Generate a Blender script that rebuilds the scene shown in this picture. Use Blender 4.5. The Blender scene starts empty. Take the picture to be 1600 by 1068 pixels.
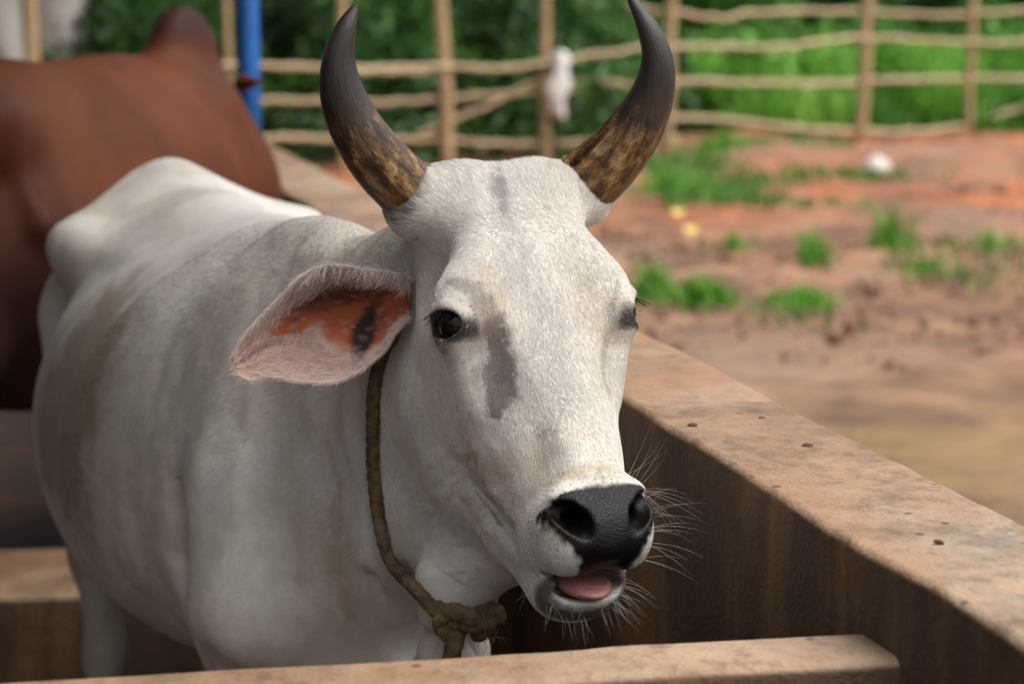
import bpy, bmesh, math, random, time
import numpy as np
import openvdb
from mathutils import Vector, Matrix
T_START = time.time()
random.seed(7); RNG = np.random.default_rng(11)
SC = bpy.context.scene
COL = SC.collection

# ------------------------------------------------------------------ camera
FPX, CAM_H = 3404.255, 1.5                      # focal length in photo pixels (50 mm on a 23.5 mm sensor)
PITCH = math.atan(606 / FPX)
cam = bpy.data.cameras.new('camera'); camo = bpy.data.objects.new('camera', cam); COL.objects.link(camo)
cam.sensor_width = 23.5; cam.lens = 50; cam.clip_start = 0.05; cam.clip_end = 500
camo.location = (0, 0, CAM_H); camo.rotation_euler = (math.pi / 2 - PITCH, 0, 0)
cam.dof.use_dof = True; cam.dof.focus_distance = 2.36; cam.dof.aperture_fstop = 2.7; cam.dof.aperture_blades = 0
SC.camera = camo

# ------------------------------------------------------------------ sky, sun, exposure
world = bpy.data.worlds.new('World'); SC.world = world; world.use_nodes = True
wn = world.node_tree.nodes; wl = world.node_tree.links
SUN_EL, SUN_AZ = math.radians(62), math.radians(112)      # azimuth from +Y towards +X: high, off to the right and a little behind the camera
sky = wn.new('ShaderNodeTexSky'); sky.sky_type = 'NISHITA'; sky.sun_disc = False
sky.sun_elevation = SUN_EL; sky.sun_rotation = SUN_AZ; sky.air_density = 1.0; sky.dust_density = 6.0; sky.ozone_density = 1.0
hs = wn.new('ShaderNodeHueSaturation'); hs.inputs['Saturation'].default_value = 0.35   # overcast: a nearly white sky
wl.new(sky.outputs[0], hs.inputs['Color']); wl.new(hs.outputs[0], wn['Background'].inputs[0])
wn['Background'].inputs[1].default_value = 0.15
sun = bpy.data.lights.new('sun', 'SUN'); suno = bpy.data.objects.new('sun', sun); COL.objects.link(suno)
sun.energy = 0.75; sun.angle = math.radians(65); sun.color = (1, 0.98, 0.95)
sd = Vector((math.sin(SUN_AZ) * math.cos(SUN_EL), math.cos(SUN_AZ) * math.cos(SUN_EL), math.sin(SUN_EL)))
suno.rotation_euler = sd.to_track_quat('Z', 'Y').to_euler()
SC.view_settings.view_transform = 'Standard'; SC.view_settings.look = 'None'
SC.view_settings.gamma = 1; SC.view_settings.exposure = 0.78
SC.render.engine = 'CYCLES'
SC.cycles.use_denoising = True
SC.cycles_curves.shape = 'THICK'
SC.cycles.max_bounces = 6; SC.cycles.diffuse_bounces = 4; SC.cycles.glossy_bounces = 2; SC.cycles.transmission_bounces = 3
SC.cycles.transparent_max_bounces = 6; SC.cycles.sample_clamp_indirect = 4

# ------------------------------------------------------------------ helpers
c_f = np.array([0, math.cos(PITCH), -math.sin(PITCH)]); c_r = np.array([1., 0, 0]); c_u = np.cross(c_r, c_f)
CAM = np.array([0, 0, CAM_H])
def ray(px, py): return c_f + c_r * (px - 800) / FPX - c_u * (py - 534) / FPX
def at_y(px, py, y): d = ray(px, py); return CAM + d * (y / d[1])
def at_z(px, py, z): d = ray(px, py); return CAM + d * ((z - CAM_H) / d[2])
def proj(P):
    d = P - CAM; z = d @ c_f
    return np.stack([800 + FPX * (d @ c_r) / z, 534 - FPX * (d @ c_u) / z], -1)

def srgb(r, g, b):
    return tuple((x / 255 / 12.92) if x <= 10 else ((x / 255 + 0.055) / 1.055) ** 2.4 for x in (r, g, b)) + (1,)

def tag(o, label=None, cat=None, group=None, kind=None):
    if label: o['label'] = label
    if cat: o['category'] = cat
    if group: o['group'] = group
    if kind: o['kind'] = kind
    return o
def empty(name, loc=(0, 0, 0)):
    o = bpy.data.objects.new(name, None); COL.objects.link(o); o.location = loc; o.empty_display_size = 0.1
    return o
def mesh_obj(name, verts, faces, mat=None, parent=None, smooth=True):
    me = bpy.data.meshes.new(name); me.from_pydata([tuple(v) for v in verts], [], faces); me.update()
    return link_mesh(name, me, mat, parent, smooth)
def link_mesh(name, me, mat=None, parent=None, smooth=True):
    o = bpy.data.objects.new(name, me); COL.objects.link(o)
    if mat: me.materials.append(mat)
    if smooth: me.polygons.foreach_set('use_smooth', [True] * len(me.polygons))
    if parent:
        o.parent = parent; o.matrix_parent_inverse = Matrix.Translation(parent.location).inverted()
    return o
def bm_obj(name, bm, mat=None, parent=None, smooth=False):
    me = bpy.data.meshes.new(name); bm.normal_update(); bm.to_mesh(me); bm.free()
    return link_mesh(name, me, mat, parent, smooth)
def np_mesh(name, V, Q, T=None):
    """mesh from numpy arrays: quads Q and triangles T"""
    me = bpy.data.meshes.new(name)
    nq = len(Q); nt = 0 if T is None else len(T)
    loops = np.concatenate([np.asarray(Q).ravel(), [] if T is None else np.asarray(T).ravel()]).astype(np.int32)
    me.vertices.add(len(V)); me.vertices.foreach_set('co', np.asarray(V, np.float32).ravel())
    me.loops.add(len(loops)); me.loops.foreach_set('vertex_index', loops)
    me.polygons.add(nq + nt)
    st = np.concatenate([np.arange(nq) * 4, nq * 4 + np.arange(nt) * 3]).astype(np.int32)
    me.polygons.foreach_set('loop_start', st)
    me.update(calc_edges=True); me.validate()
    return me
def color_attr(me, name, cols):
    a = me.attributes.new(name, 'FLOAT_COLOR', 'POINT')
    c = np.ones((len(me.vertices), 4), np.float32); c[:, :cols.shape[1]] = cols; a.data.foreach_set('color', c.ravel())
def float_attr(me, name, v):
    a = me.attributes.new(name, 'FLOAT', 'POINT'); a.data.foreach_set('value', np.asarray(v, np.float32))

class NT:
    """small node-tree writer"""
    def __init__(s, name):
        s.m = bpy.data.materials.new(name); s.m.use_nodes = True; s.t = s.m.node_tree
        s.b = s.t.nodes['Principled BSDF']; s.out = s.t.nodes['Material Output']
    def n(s, typ, **kw):
        x = s.t.nodes.new('ShaderNode' + typ)
        for k, v in kw.items():
            if hasattr(x, k): setattr(x, k, v)
        return x
    def set(s, node, **kw):
        for k, v in kw.items():
            i = node.inputs[k.replace('_', ' ')]
            if hasattr(v, 'node'): s.t.links.new(v, i)
            else: i.default_value = v
        return node
    def link(s, a, b): s.t.links.new(a, b)
    def coord(s, kind='Object', scale=None):
        o = s.n('TexCoord').outputs[kind]
        if scale:
            mp = s.n('Mapping'); s.link(o, mp.inputs[0]); mp.inputs['Scale'].default_value = scale; o = mp.outputs[0]
        return o
    def noise(s, vec, scale, detail=4, rough=0.55, dist=0):
        x = s.n('TexNoise'); s.link(vec, x.inputs['Vector'])
        x.inputs['Scale'].default_value = scale; x.inputs['Detail'].default_value = detail
        x.inputs['Roughness'].default_value = rough; x.inputs['Distortion'].default_value = dist
        return x.outputs['Fac']
    def ramp(s, fac, stops):
        x = s.n('ValToRGB'); s.link(fac, x.inputs[0]); e = x.color_ramp.elements
        while len(e) < len(stops): e.new(0.5)
        for i, (p, c) in enumerate(stops):
            e[i].position = p; e[i].color = c if len(c) == 4 else tuple(c) + (1,)
        return x.outputs[0]
    def mix(s, fac, a, b, mode='MIX'):
        x = s.n('Mix'); x.data_type = 'RGBA'; x.blend_type = mode
        for sock, v in ((x.inputs[0], fac), (x.inputs[6], a), (x.inputs[7], b)):
            if hasattr(v, 'node'): s.link(v, sock)
            else: sock.default_value = v
        return x.outputs[2]
    def math(s, op, a, b=0.0, clamp=False):
        x = s.n('Math'); x.operation = op; x.use_clamp = clamp
        for sock, v in ((x.inputs[0], a), (x.inputs[1], b)):
            if hasattr(v, 'node'): s.link(v, sock)
            else: sock.default_value = v
        return x.outputs[0]
    def bump(s, h, strength=0.3, dist=0.01, normal=None):
        x = s.n('Bump'); s.link(h, x.inputs['Height']); x.inputs['Strength'].default_value = strength; x.inputs['Distance'].default_value = dist
        if normal: s.link(normal, x.inputs['Normal'])
        return x.outputs[0]
    def attr(s, name, out='Color'):
        x = s.n('Attribute'); x.attribute_name = name; return x.outputs[out]
    def base(s, color=None, rough=None, normal=None, **kw):
        for k, v in (('Base Color', color), ('Roughness', rough), ('Normal', normal)):
            if v is None: continue
            if hasattr(v, 'node'): s.link(v, s.b.inputs[k])
            else: s.b.inputs[k].default_value = v
        for k, v in kw.items():
            k = k.replace('_', ' ')
            if hasattr(v, 'node'): s.link(v, s.b.inputs[k])
            else: s.b.inputs[k].default_value = v
        return s.m

def smooth01(x): x = np.clip(x, 0, 1); return x * x * (3 - 2 * x)
def vnoise(P, scale, seed=0):
    """cheap smooth value noise in numpy, about -1..1"""
    q = np.asarray(P) * scale + seed * 17.31
    i = np.floor(q).astype(np.int64); f = q - i; f = f * f * (3 - 2 * f)
    def h(a, b, c):
        n = (a * 374761393 + b * 668265263 + c * 2147483647 + seed * 974711) & 0xffffffff
        n = ((n ^ (n >> 13)) * 1274126177) & 0xffffffff
        return ((n ^ (n >> 16)) & 0xffff) / 32767.5 - 1
    r = 0
    for dx in (0, 1):
        for dy in (0, 1):
            for dz in (0, 1):
                w = (f[..., 0] if dx else 1 - f[..., 0]) * (f[..., 1] if dy else 1 - f[..., 1]) * (f[..., 2] if dz else 1 - f[..., 2])
                r = r + w * h(i[..., 0] + dx, i[..., 1] + dy, i[..., 2] + dz)
    return r
def fbm(P, scale, seed=0, octaves=3):
    r = 0; a = 1; t = 0
    for o in range(octaves):
        r = r + a * vnoise(P, scale * 2 ** o, seed + o); t += a; a *= 0.5
    return r / t

def catmull(P, n):
    P = np.asarray(P, float); out = []
    Q = np.vstack([2 * P[0] - P[1], P, 2 * P[-1] - P[-2]])
    for i in range(1, len(Q) - 2):
        t = np.linspace(0, 1, n, endpoint=False)[:, None]
        p0, p1, p2, p3 = Q[i - 1], Q[i], Q[i + 1], Q[i + 2]
        out.append(0.5 * (2 * p1 + (p2 - p0) * t + (2 * p0 - 5 * p1 + 4 * p2 - p3) * t ** 2 + (3 * p1 - p0 - 3 * p2 + p3) * t ** 3))
    out.append(P[-1:]); return np.vstack(out)

def sweep(pts, radii, nseg=20, cap=True, ribs=None):
    """tube along pts (n,3) with radii (n,), as verts / quads"""
    pts = np.asarray(pts, float); n = len(pts); tg = np.gradient(pts, axis=0); tg /= np.linalg.norm(tg, axis=1)[:, None]
    u = np.cross(tg[0], (0.3, 1, .2)); u /= np.linalg.norm(u); V = []
    for i in range(n):
        u = u - tg[i] * (u @ tg[i]); u /= np.linalg.norm(u); v = np.cross(tg[i], u)
        for j in range(nseg):
            a = 2 * math.pi * j / nseg; r = radii[i] * (1 if ribs is None else ribs(i / (n - 1), a))
            V.append(pts[i] + r * (u * math.cos(a) + v * math.sin(a)))
    Fc = [(i * nseg + j, i * nseg + (j + 1) % nseg, (i + 1) * nseg + (j + 1) % nseg, (i + 1) * nseg + j) for i in range(n - 1) for j in range(nseg)]
    if cap:
        Fc.append(tuple(range(nseg - 1, -1, -1))); Fc.append(tuple((n - 1) * nseg + j for j in range(nseg)))
    return V, Fc

def plain(name, col, rough=.6, **kw):
    t = NT(name); return t.base(col, rough, **kw)

#@@ENV
# ------------------------------------------------------------------ ground, shed and trough
def soil_material():
    t = NT('red_soil'); co = t.coord('Object')
    n1 = t.noise(co, .35, 6, .62); n2 = t.noise(co, 2.6, 6, .65, .3); n3 = t.noise(co, 17, 5, .65); n4 = t.noise(co, .9, 4, .6, .5)
    c = t.ramp(n2, [(.30, (.070, .034, .020)), (.43, (.165, .082, .046)), (.56, (.262, .138, .076)), (.72, (.35, .225, .135))])
    sep = t.n('SeparateXYZ'); t.link(co, sep.inputs[0])
    far = t.math('MULTIPLY', t.math('SUBTRACT', sep.outputs[1], 11.0), .40, True)          # redder, freshly dug earth by the fence
    red = t.ramp(n3, [(.3, (.24, .070, .022)), (.7, (.44, .150, .055))])
    c = t.mix(t.math('MULTIPLY', far, t.ramp(n4, [(.35, (.1, .1, .1)), (.6, (.9, .9, .9))])), c, red)
    c = t.mix(.75, c, t.mix(1.0, c, t.ramp(t.noise(t.coord('Object', (1, .8, 1)), 1.4, 5, .62, .8), [(.36, (.36, .33, .33)), (.5, (.95, .93, .9)), (.64, (1.35, 1.3, 1.25))]), 'MULTIPLY'))
    grey = t.ramp(n1, [(.46, (0, 0, 0)), (.62, (.65, .65, .65))])
    c = t.mix(grey, c, (.225, .158, .108, 1))
    near = t.math('MULTIPLY', t.math('SUBTRACT', 7.9, sep.outputs[1]), .7, True)           # thin algae film on the damp yard beside the wall
    c = t.mix(t.math('MULTIPLY', near, t.ramp(t.noise(t.coord('Object', (1, 3.2, 1)), 1.1, 4, .55), [(.36, (.15, .15, .15)), (.58, (1, 1, 1))])), c, (.215, .135, .045, 1))
    c = t.mix(.5, c, t.mix(1.0, c, t.ramp(n3, [(.25, (.62, .60, .58)), (.75, (1.3, 1.3, 1.3))]), 'MULTIPLY'))
    t.base(c, t.math('SUBTRACT', .92, t.math('MULTIPLY', near, .2)), t.bump(t.math('ADD', n2, t.math('MULTIPLY', n3, .4)), .6, .05)); return t.m
M_SOIL = soil_material()
def ground():
    xs = np.concatenate([np.linspace(-150, -4, 14), np.linspace(-3.6, 7, 110), np.linspace(7.6, 150, 14)])
    ys = np.concatenate([np.linspace(-60, 0, 8), np.linspace(.5, 4.5, 8), np.linspace(5, 19, 190), np.linspace(19.5, 34, 16), np.linspace(40, 260, 10)])
    X, Y = np.meshgrid(xs, ys, indexing='ij'); P = np.stack([X, Y, X * 0], -1).reshape(-1, 3)
    yard = smooth01((P[:, 1] - 6.5) / 1.5) * smooth01((20 - P[:, 1]) / 2) * smooth01((P[:, 0] + .5) / 1.2) * smooth01((7 - P[:, 0]) / 1)
    clod = np.maximum(fbm(P, 2.1, 41, 4), -.25)
    P[:, 2] = yard * (.12 * clod + .03 * fbm(P, .6, 44, 2)) - .02 * (1 - yard) * 0
    P[:, 2] += .10 * np.exp(-((P[:, 1] - 15.2 - .15 * P[:, 0]) / 1.3) ** 2) * smooth01((P[:, 0] - .5) / 1.5) * smooth01((9 - P[:, 0]) / 2)   # low bank below the fence
    nx, ny = len(xs), len(ys); i = (np.arange(nx - 1)[:, None] * ny + np.arange(ny - 1)[None]).ravel()
    me_ = np_mesh('ground', P, np.stack([i, i + ny, i + ny + 1, i + 1], 1)); o = link_mesh('ground', me_, M_SOIL); tag(o, kind='structure')
ground()

def concrete(name, warm=1.0, dark=1.0):
    t = NT(name); co = t.coord('Object')
    n1 = t.noise(co, 2.2, 6, .6, .4); n2 = t.noise(co, 9, 6, .65, .2); n3 = t.noise(co, 130, 4, .6); n4 = t.noise(co, 4.5, 5, .6, 1.0)
    c = t.ramp(n1, [(.30, (.150, .088, .048)), (.44, (.250, .155, .090)), (.57, (.310, .215, .140)), (.72, (.285, .250, .190))])
    c = t.mix(.9, c, t.mix(1.0, c, t.ramp(n2, [(.3, (.45, .42, .38)), (.48, (1, 1, 1)), (.70, (1.28, 1.25, 1.2))]), 'MULTIPLY'))
    c = t.mix(.7, c, t.mix(1.0, c, t.ramp(t.noise(co, 38, 5, .7), [(.32, (.45, .42, .40)), (.48, (1, 1, 1)), (.7, (1.2, 1.2, 1.2))]), 'MULTIPLY'))
    c = t.mix(t.ramp(n4, [(.56, (0, 0, 0)), (.70, (.65, .65, .65))]), c, (.215, .205, .175, 1))
    c = t.mix(t.ramp(t.noise(co, 1.3, 7, .7, 1.5), [(.50, (0, 0, 0)), (.62, (.55, .55, .55))]), c, (.33, .165, .082, 1))
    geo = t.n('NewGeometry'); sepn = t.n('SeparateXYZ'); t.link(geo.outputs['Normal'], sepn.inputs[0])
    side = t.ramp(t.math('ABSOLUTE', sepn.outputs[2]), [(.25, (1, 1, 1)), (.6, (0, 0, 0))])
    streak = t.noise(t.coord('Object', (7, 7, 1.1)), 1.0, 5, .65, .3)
    stain_shade = t.ramp(streak, [(.30, (.022, .010, .003)), (.5, (.055, .027, .009)), (.62, (.145, .072, .022)), (.78, (.21, .14, .070))])   # slurry and feed stains, darkened further to paint in the shade on upright faces
    c = t.mix(t.math('MULTIPLY', side, .9), c, stain_shade)
    sp = t.n('TexVoronoi'); t.link(co, sp.inputs['Vector']); sp.inputs['Scale'].default_value = 17; sp.inputs['Randomness'].default_value = 1
    c = t.mix(t.ramp(sp.outputs['Distance'], [(.06, (.85, .85, .85)), (.11, (0, 0, 0))]), c, (.075, .04, .02, 1))
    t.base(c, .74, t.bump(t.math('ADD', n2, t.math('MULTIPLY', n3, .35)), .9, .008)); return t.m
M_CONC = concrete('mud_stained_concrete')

wd = ray(-166, -72); wd = np.array((wd[0], wd[1], 0)); wd /= np.linalg.norm(wd)     # direction of the trough wall
wp = np.array((wd[1], -wd[0], 0))                                                    # to its right (out into the yard)
WALL_Z = .94
w_in = at_z(1198, 760, WALL_Z); w_out = at_z(1363, 697, WALL_Z); WALL_T = float((w_out - w_in) @ wp)
def obox(name, o, s0, s1, w0, w1, z0, z1, mat, parent, bev=.012, seg=60, wob=.003, seed=0, d=None, p=None):
    """box along d from s0 to s1, across p from w0 to w1, edges rounded and slightly worn"""
    d = wd if d is None else d; p = wp if p is None else p
    bm = bmesh.new(); n = max(2, int(seg))
    prof = []
    for (cx, cz, a0) in ((w1 - bev, z1 - bev, 0), (w0 + bev, z1 - bev, 90), (w0 + bev, z0 + bev, 180), (w1 - bev, z0 + bev, 270)):
        for k in range(5):
            a = math.radians(a0 + k * 22.5); prof.append((cx + bev * math.cos(a), cz + bev * math.sin(a)))
    Vv = []
    for i in range(n + 1):
        s_ = s0 + (s1 - s0) * i / n
        for (a, b) in prof: Vv.append(np.array(o) * (1, 1, 0) + d * s_ + p * a + np.array((0, 0, b)))
    Vv = np.array(Vv); m = len(prof)
    N_ = np.stack([fbm(Vv, 3.5, 51 + seed), fbm(Vv, 3.5, 52 + seed), fbm(Vv, 3.5, 53 + seed)], 1) + .5 * np.stack([fbm(Vv, 16, 54), fbm(Vv, 16, 55), fbm(Vv, 16, 56)], 1)
    Vv = Vv + N_ * wob
    Fq = [(i * m + j, i * m + (j + 1) % m, (i + 1) * m + (j + 1) % m, (i + 1) * m + j) for i in range(n) for j in range(m)]
    Fq += [tuple(range(m))[::-1], tuple(n * m + j for j in range(m))]
    bm.free()
    return mesh_obj(name, Vv, Fq, mat, parent, True)
trough = empty('feeding_trough', tuple(w_in * (1, 1, 0)))
tag(trough, 'mud stained concrete feeding trough wall with a cross beam in front of the white cow', 'trough')
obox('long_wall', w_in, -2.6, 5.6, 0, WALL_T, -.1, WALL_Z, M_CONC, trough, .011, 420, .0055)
ZB = WALL_Z - .085
b_far = at_z(1318, 986, ZB); b_left = at_z(330, 1043, ZB); bd = b_left - b_far; bd /= np.linalg.norm(bd); bp = np.array((bd[1], -bd[0], 0)); bp = bp * np.sign(bp[1])
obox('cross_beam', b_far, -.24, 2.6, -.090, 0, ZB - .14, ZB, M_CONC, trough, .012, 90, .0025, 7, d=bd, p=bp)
# crumbs of dried mud on the wall
for px, py, r_, lab in ((1082, 664, .0042, 'dark mud crumb on the trough wall top nearest the cow\'s face'), (1262, 696, .0048, 'dark mud crumb in the middle of the trough wall top'), (1190, 652, .0026, 'tiny mud crumb near the outer edge of the trough wall'), (1468, 846, .0036, 'mud crumb on the trough wall top toward the right edge of the picture')):
    bm = bmesh.new(); bmesh.ops.create_icosphere(bm, subdivisions=2, radius=1); c0 = at_z(px, py, WALL_Z + r_ * .3)
    for v in bm.verts:
        q = np.array(v.co[:]); v.co = Vector(c0 + q * r_ * (1.5, 1.1, .6) * (1 + .7 * float(fbm(q[None] + px, 1.5, 33)[0])))
    tag(bm_obj('mud_crumb', bm, plain('dried_mud', (.07, .035, .018, 1), .9), None, True), lab, 'mud', 'mud crumbs on the trough wall')
# shed: floor slab, stall kerb, blue post, roof
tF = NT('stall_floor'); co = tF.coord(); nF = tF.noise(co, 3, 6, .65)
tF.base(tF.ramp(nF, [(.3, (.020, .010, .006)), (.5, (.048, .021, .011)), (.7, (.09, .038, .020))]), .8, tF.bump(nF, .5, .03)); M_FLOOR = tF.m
fl = mesh_obj('stall_floor', [w_in * (1, 1, 0) + wd * a + wp * b + np.array((0, 0, .012)) for a, b in ((-3, -7), (11, -7), (11, -.002), (-3, -.002))], [(3, 2, 1, 0)], M_FLOOR, None, False); tag(fl, kind='structure')
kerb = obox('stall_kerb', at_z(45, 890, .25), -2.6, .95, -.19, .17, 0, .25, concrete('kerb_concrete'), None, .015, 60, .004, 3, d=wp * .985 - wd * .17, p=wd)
tag(kerb, 'low tan concrete kerb behind the white cow\'s hind leg', 'kerb')
shed = empty('cattle_shed', tuple(at_y(388, 240, 5.9) * (1, 1, 0)))
tag(shed, 'open cattle shed held up by a round blue steel post', 'shed')
tb = NT('blue_paint'); nb = tb.noise(tb.coord('Object', (30, 30, 4)), 1, 5)
tb.base(tb.ramp(nb, [(.3, (.006, .085, .32)), (.7, (.012, .135, .47))]), .5); 
pb = at_y(388, 100, 5.9)
Vp, Fp = sweep([(pb[0], pb[1], zz_) for zz_ in np.linspace(.93, 2.98, 8)], [.031] * 8, 24); bpost = mesh_obj('post', Vp, Fp, tb.m, shed)
bm = bmesh.new(); bmesh.ops.create_cone(bm, segments=24, radius1=.07, radius2=.066, depth=.02, cap_ends=True); bmesh.ops.translate(bm, verts=bm.verts, vec=(pb[0], pb[1], .95)); pbase = bm_obj('post_base', bm, tb.m, shed)
pbase.parent = bpost; pbase.matrix_parent_inverse = Matrix.Identity(4)
tr = NT('roof_sheet'); nr = tr.noise(tr.coord(), 4, 5); tr.base(tr.ramp(nr, [(.3, (.10, .085, .075)), (.7, (.20, .18, .165))]), .7)
def roof():
    Vr = []; ns, nw = 2, 320
    S0, S1, W0, W1 = -.35, 9.5, -6.0, .12
    for top in (0, 1):
        for i in range(ns):
            for j in range(nw):
                w = W0 + (W1 - W0) * j / (nw - 1); s0_ = S0 - .30 * min(max(.0 - w, 0), 2.6); s_ = s0_ + (S1 - s0_) * i / (ns - 1)  # unseen front eave slanted to keep the cow's flank in shade
                zz_ = 2.87 + (W1 - w) * .10 + .016 * math.sin(w * 2 * math.pi / .12) + top * .004
                Vr.append(w_in * (1, 1, 0) + wd * s_ + wp * w + np.array((0, 0, zz_)))
    N = ns * nw; Fr = []
    for j in range(nw - 1):
        Fr.append((j, j + 1, nw + j + 1, nw + j)); Fr.append((N + j, N + nw + j, N + nw + j + 1, N + j + 1))
        Fr.append((j, N + j, N + j + 1, j + 1)); Fr.append((nw + j, nw + j + 1, N + nw + j + 1, N + nw + j))
    mesh_obj('roof', Vr, Fr, tr.m, shed)
roof()
for k, s_ in enumerate((-.25, 1.6, 3.6, 6.0, 8.4)):
    obox('rafter', w_in + np.array((0, 0, 0)), -.3, 7.0, -.03, .03, 2.74, 2.82, tr.m, shed, .006, 4, 0, d=-wp, p=wd).location += Vector(wd * s_ + np.array((0, 0, .0)))

tw = NT('old_plaster'); nw_ = tw.noise(tw.coord(), 2.5, 6, .6); tw.base(tw.ramp(nw_, [(.3, (.07, .048, .035)), (.7, (.13, .10, .08))]), .85)
obox('back_wall', w_in, -5.0, 10.5, -5.15, -5.0, 0, 2.9, tw.m, shed, .01, 8, .002)
# ------------------------------------------------------------------ fence
def wood_material(name, a, b):
    t = NT(name); n1 = t.noise(t.coord('Object', (6, 6, 6)), 1, 5, .6); n2 = t.noise(t.coord('Object', (60, 60, 60)), 1, 4, .6)
    c = t.mix(.5, t.ramp(n1, [(.3, a), (.7, b)]), t.ramp(n2, [(.3, a), (.7, b)]))
    t.base(c, .8, t.bump(n2, .4, .004)); return t.m
M_POLE = wood_material('bare_pole', (.32, .23, .13), (.56, .43, .27)); M_POST = wood_material('post_wood', (.27, .180, .090), (.47, .34, .18))
fence = empty('pole_fence', tuple(at_y(1050, 240, 16.3) * (1, 1, 0)))
tag(fence, 'rough pole fence of posts and thin bare branches across the back of the yard', 'fence')
def fdep(px): return float(np.interp(px, [0, 400, 690, 1050, 1350, 1515, 1700, 1920], [13.8, 14.6, 15.5, 16.3, 17.8, 18.6, 19.4, 20.4]))
def pole(name, pts, r, mat, off=0.0):
    """pts: (px, py) along the pole; it lies in the fence's own line"""
    r = r * .68; P = np.array([at_y(px, py, fdep(px) + off) for px, py in pts]); P = catmull(P, 6) if len(P) > 2 else np.array([P[0] + (P[1] - P[0]) * k for k in np.linspace(0, 1, 9)])
    n = len(P); P[1:-1] += np.stack([RNG.normal(0, .006, n - 2), RNG.normal(0, .006, n - 2), RNG.normal(0, .006, n - 2)], 1)
    V_, F_ = sweep(P, r * (1 + .10 * np.sin(np.arange(n) * 1.7 + RNG.random() * 6)), 10); return mesh_obj(name, V_, F_, mat, fence)
def post(px, w, lean=0, top=2.0, off=0.0):
    y = fdep(px) + off; b = at_y(px, 100, y); x0 = b[0]
    P = [(x0 + lean * (k - .5) * .12 + RNG.normal(0, .006), y, -.15 + (top + .15) * k) for k in np.linspace(0, 1, 9)]
    r = w * .38 * y / FPX; V_, F_ = sweep(P, [r * (1.06 - .12 * k) for k in np.linspace(0, 1, 9)], 12); mesh_obj('post', V_, F_, M_POST, fence)
for a in ((52, 26, 0), (357, 14, 0), (536, 20, .2), (692, 27, -.8), (852, 20, 0), (1047, 23, .2), (1353, 24, .5), (1517, 18, .1), (1680, 22, 0), (1860, 22, .2)): post(*a)
for pts, r in [([(330, 104), (440, 103), (560, 108), (690, 104), (780, 107), (870, 96), (1010, 73)], .030),
               ([(330, 160), (450, 158), (600, 160), (700, 153), (800, 147), (900, 140)], .030),
               ([(330, 212), (440, 215), (560, 219), (690, 219), (800, 226), (930, 222), (1060, 218)], .034),
               ([(650, 212), (760, 165), (850, 118)], .026),
               ([(880, 128), (1000, 131), (1100, 127), (1220, 131), (1340, 128), (1460, 124), (1620, 122), (1760, 120), (1920, 124)], .036),
               ([(1000, 74), (1100, 73), (1220, 73), (1330, 60), (1440, 63), (1560, 68), (1640, 62), (1780, 64), (1920, 60)], .030),
               ([(980, 10), (1060, 20), (1110, 28), (1200, 20), (1350, 18), (1480, 25), (1640, 16), (1780, 20), (1920, 18)], .030),
               ([(1040, 182), (1150, 190), (1260, 202), (1360, 205), (1450, 205), (1530, 190), (1640, 158), (1780, 165), (1920, 170)], .034),
               ([(520, 100), (560, 112), (670, 112)], .022)]:
    pole('rail', pts, r, M_POLE, RNG.choice([-.06, .06]))
# rag tied to the fence
def rag():
    c = at_y(873, 100, fdep(873) - .14); Vr = []; nu, nv = 26, 18
    for i in range(nu):
        u = i / (nu - 1)
        for j in range(nv):
            a = 2 * math.pi * j / nv; w = .036 + .030 * math.sin(u * 3.0) + .010 * math.sin(u * 14)
            fold = 1 + .28 * math.sin(3 * a + u * 5) + .12 * math.sin(7 * a - u * 8)
            Vr.append((c[0] + .012 * math.sin(u * 7) + w * fold * math.cos(a), c[1] + .045 * fold * math.sin(a), c[2] + .09 - .46 * u + .02 * math.sin(2 * a) * u))
    Fr = [(i * nv + j, i * nv + (j + 1) % nv, (i + 1) * nv + (j + 1) % nv, (i + 1) * nv + j) for i in range(nu - 1) for j in range(nv)]
    Fr += [tuple(range(nv))[::-1], tuple((nu - 1) * nv + j for j in range(nv))]
    t = NT('white_cloth'); n = t.noise(t.coord(), 20, 4); t.base(t.ramp(n, [(.3, (.55, .54, .50)), (.7, (.78, .77, .74))]), .85)
    tag(mesh_obj('cloth_rag', Vr, Fr, t.m), 'white cloth rag hanging from the pole fence between the horns', 'cloth')
rag()

# ------------------------------------------------------------------ vegetation
def leaf_material(name, lo, mid, hi, trans=.35):
    t = NT(name); oi = t.attr('tint', 'Fac')
    c = t.ramp(oi, [(.0, lo), (.5, mid), (1.0, hi)]); t.base(c, .42, Specular_IOR_Level=.5)
    tr_ = t.n('BsdfTranslucent'); t.link(c, tr_.inputs[0]); mx = t.n('MixShader'); mx.inputs[0].default_value = trans
    t.link(t.b.outputs[0], mx.inputs[1]); t.link(tr_.outputs[0], mx.inputs[2]); t.link(mx.outputs[0], t.out.inputs[0]); return t.m
M_LEAF_D = leaf_material('dark_leaves', (.015, .042, .010), (.042, .125, .022), (.13, .29, .065))
M_LEAF_M = leaf_material('green_leaves', (.022, .075, .010), (.060, .19, .022), (.15, .36, .05))
M_LEAF_B = leaf_material('bright_grass', (.055, .17, .014), (.13, .36, .035), (.28, .55, .09))
M_BARK = wood_material('bark', (.075, .055, .042), (.22, .18, .15)); M_BARKP = wood_material('pale_bark', (.22, .20, .175), (.46, .43, .38))
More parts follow.
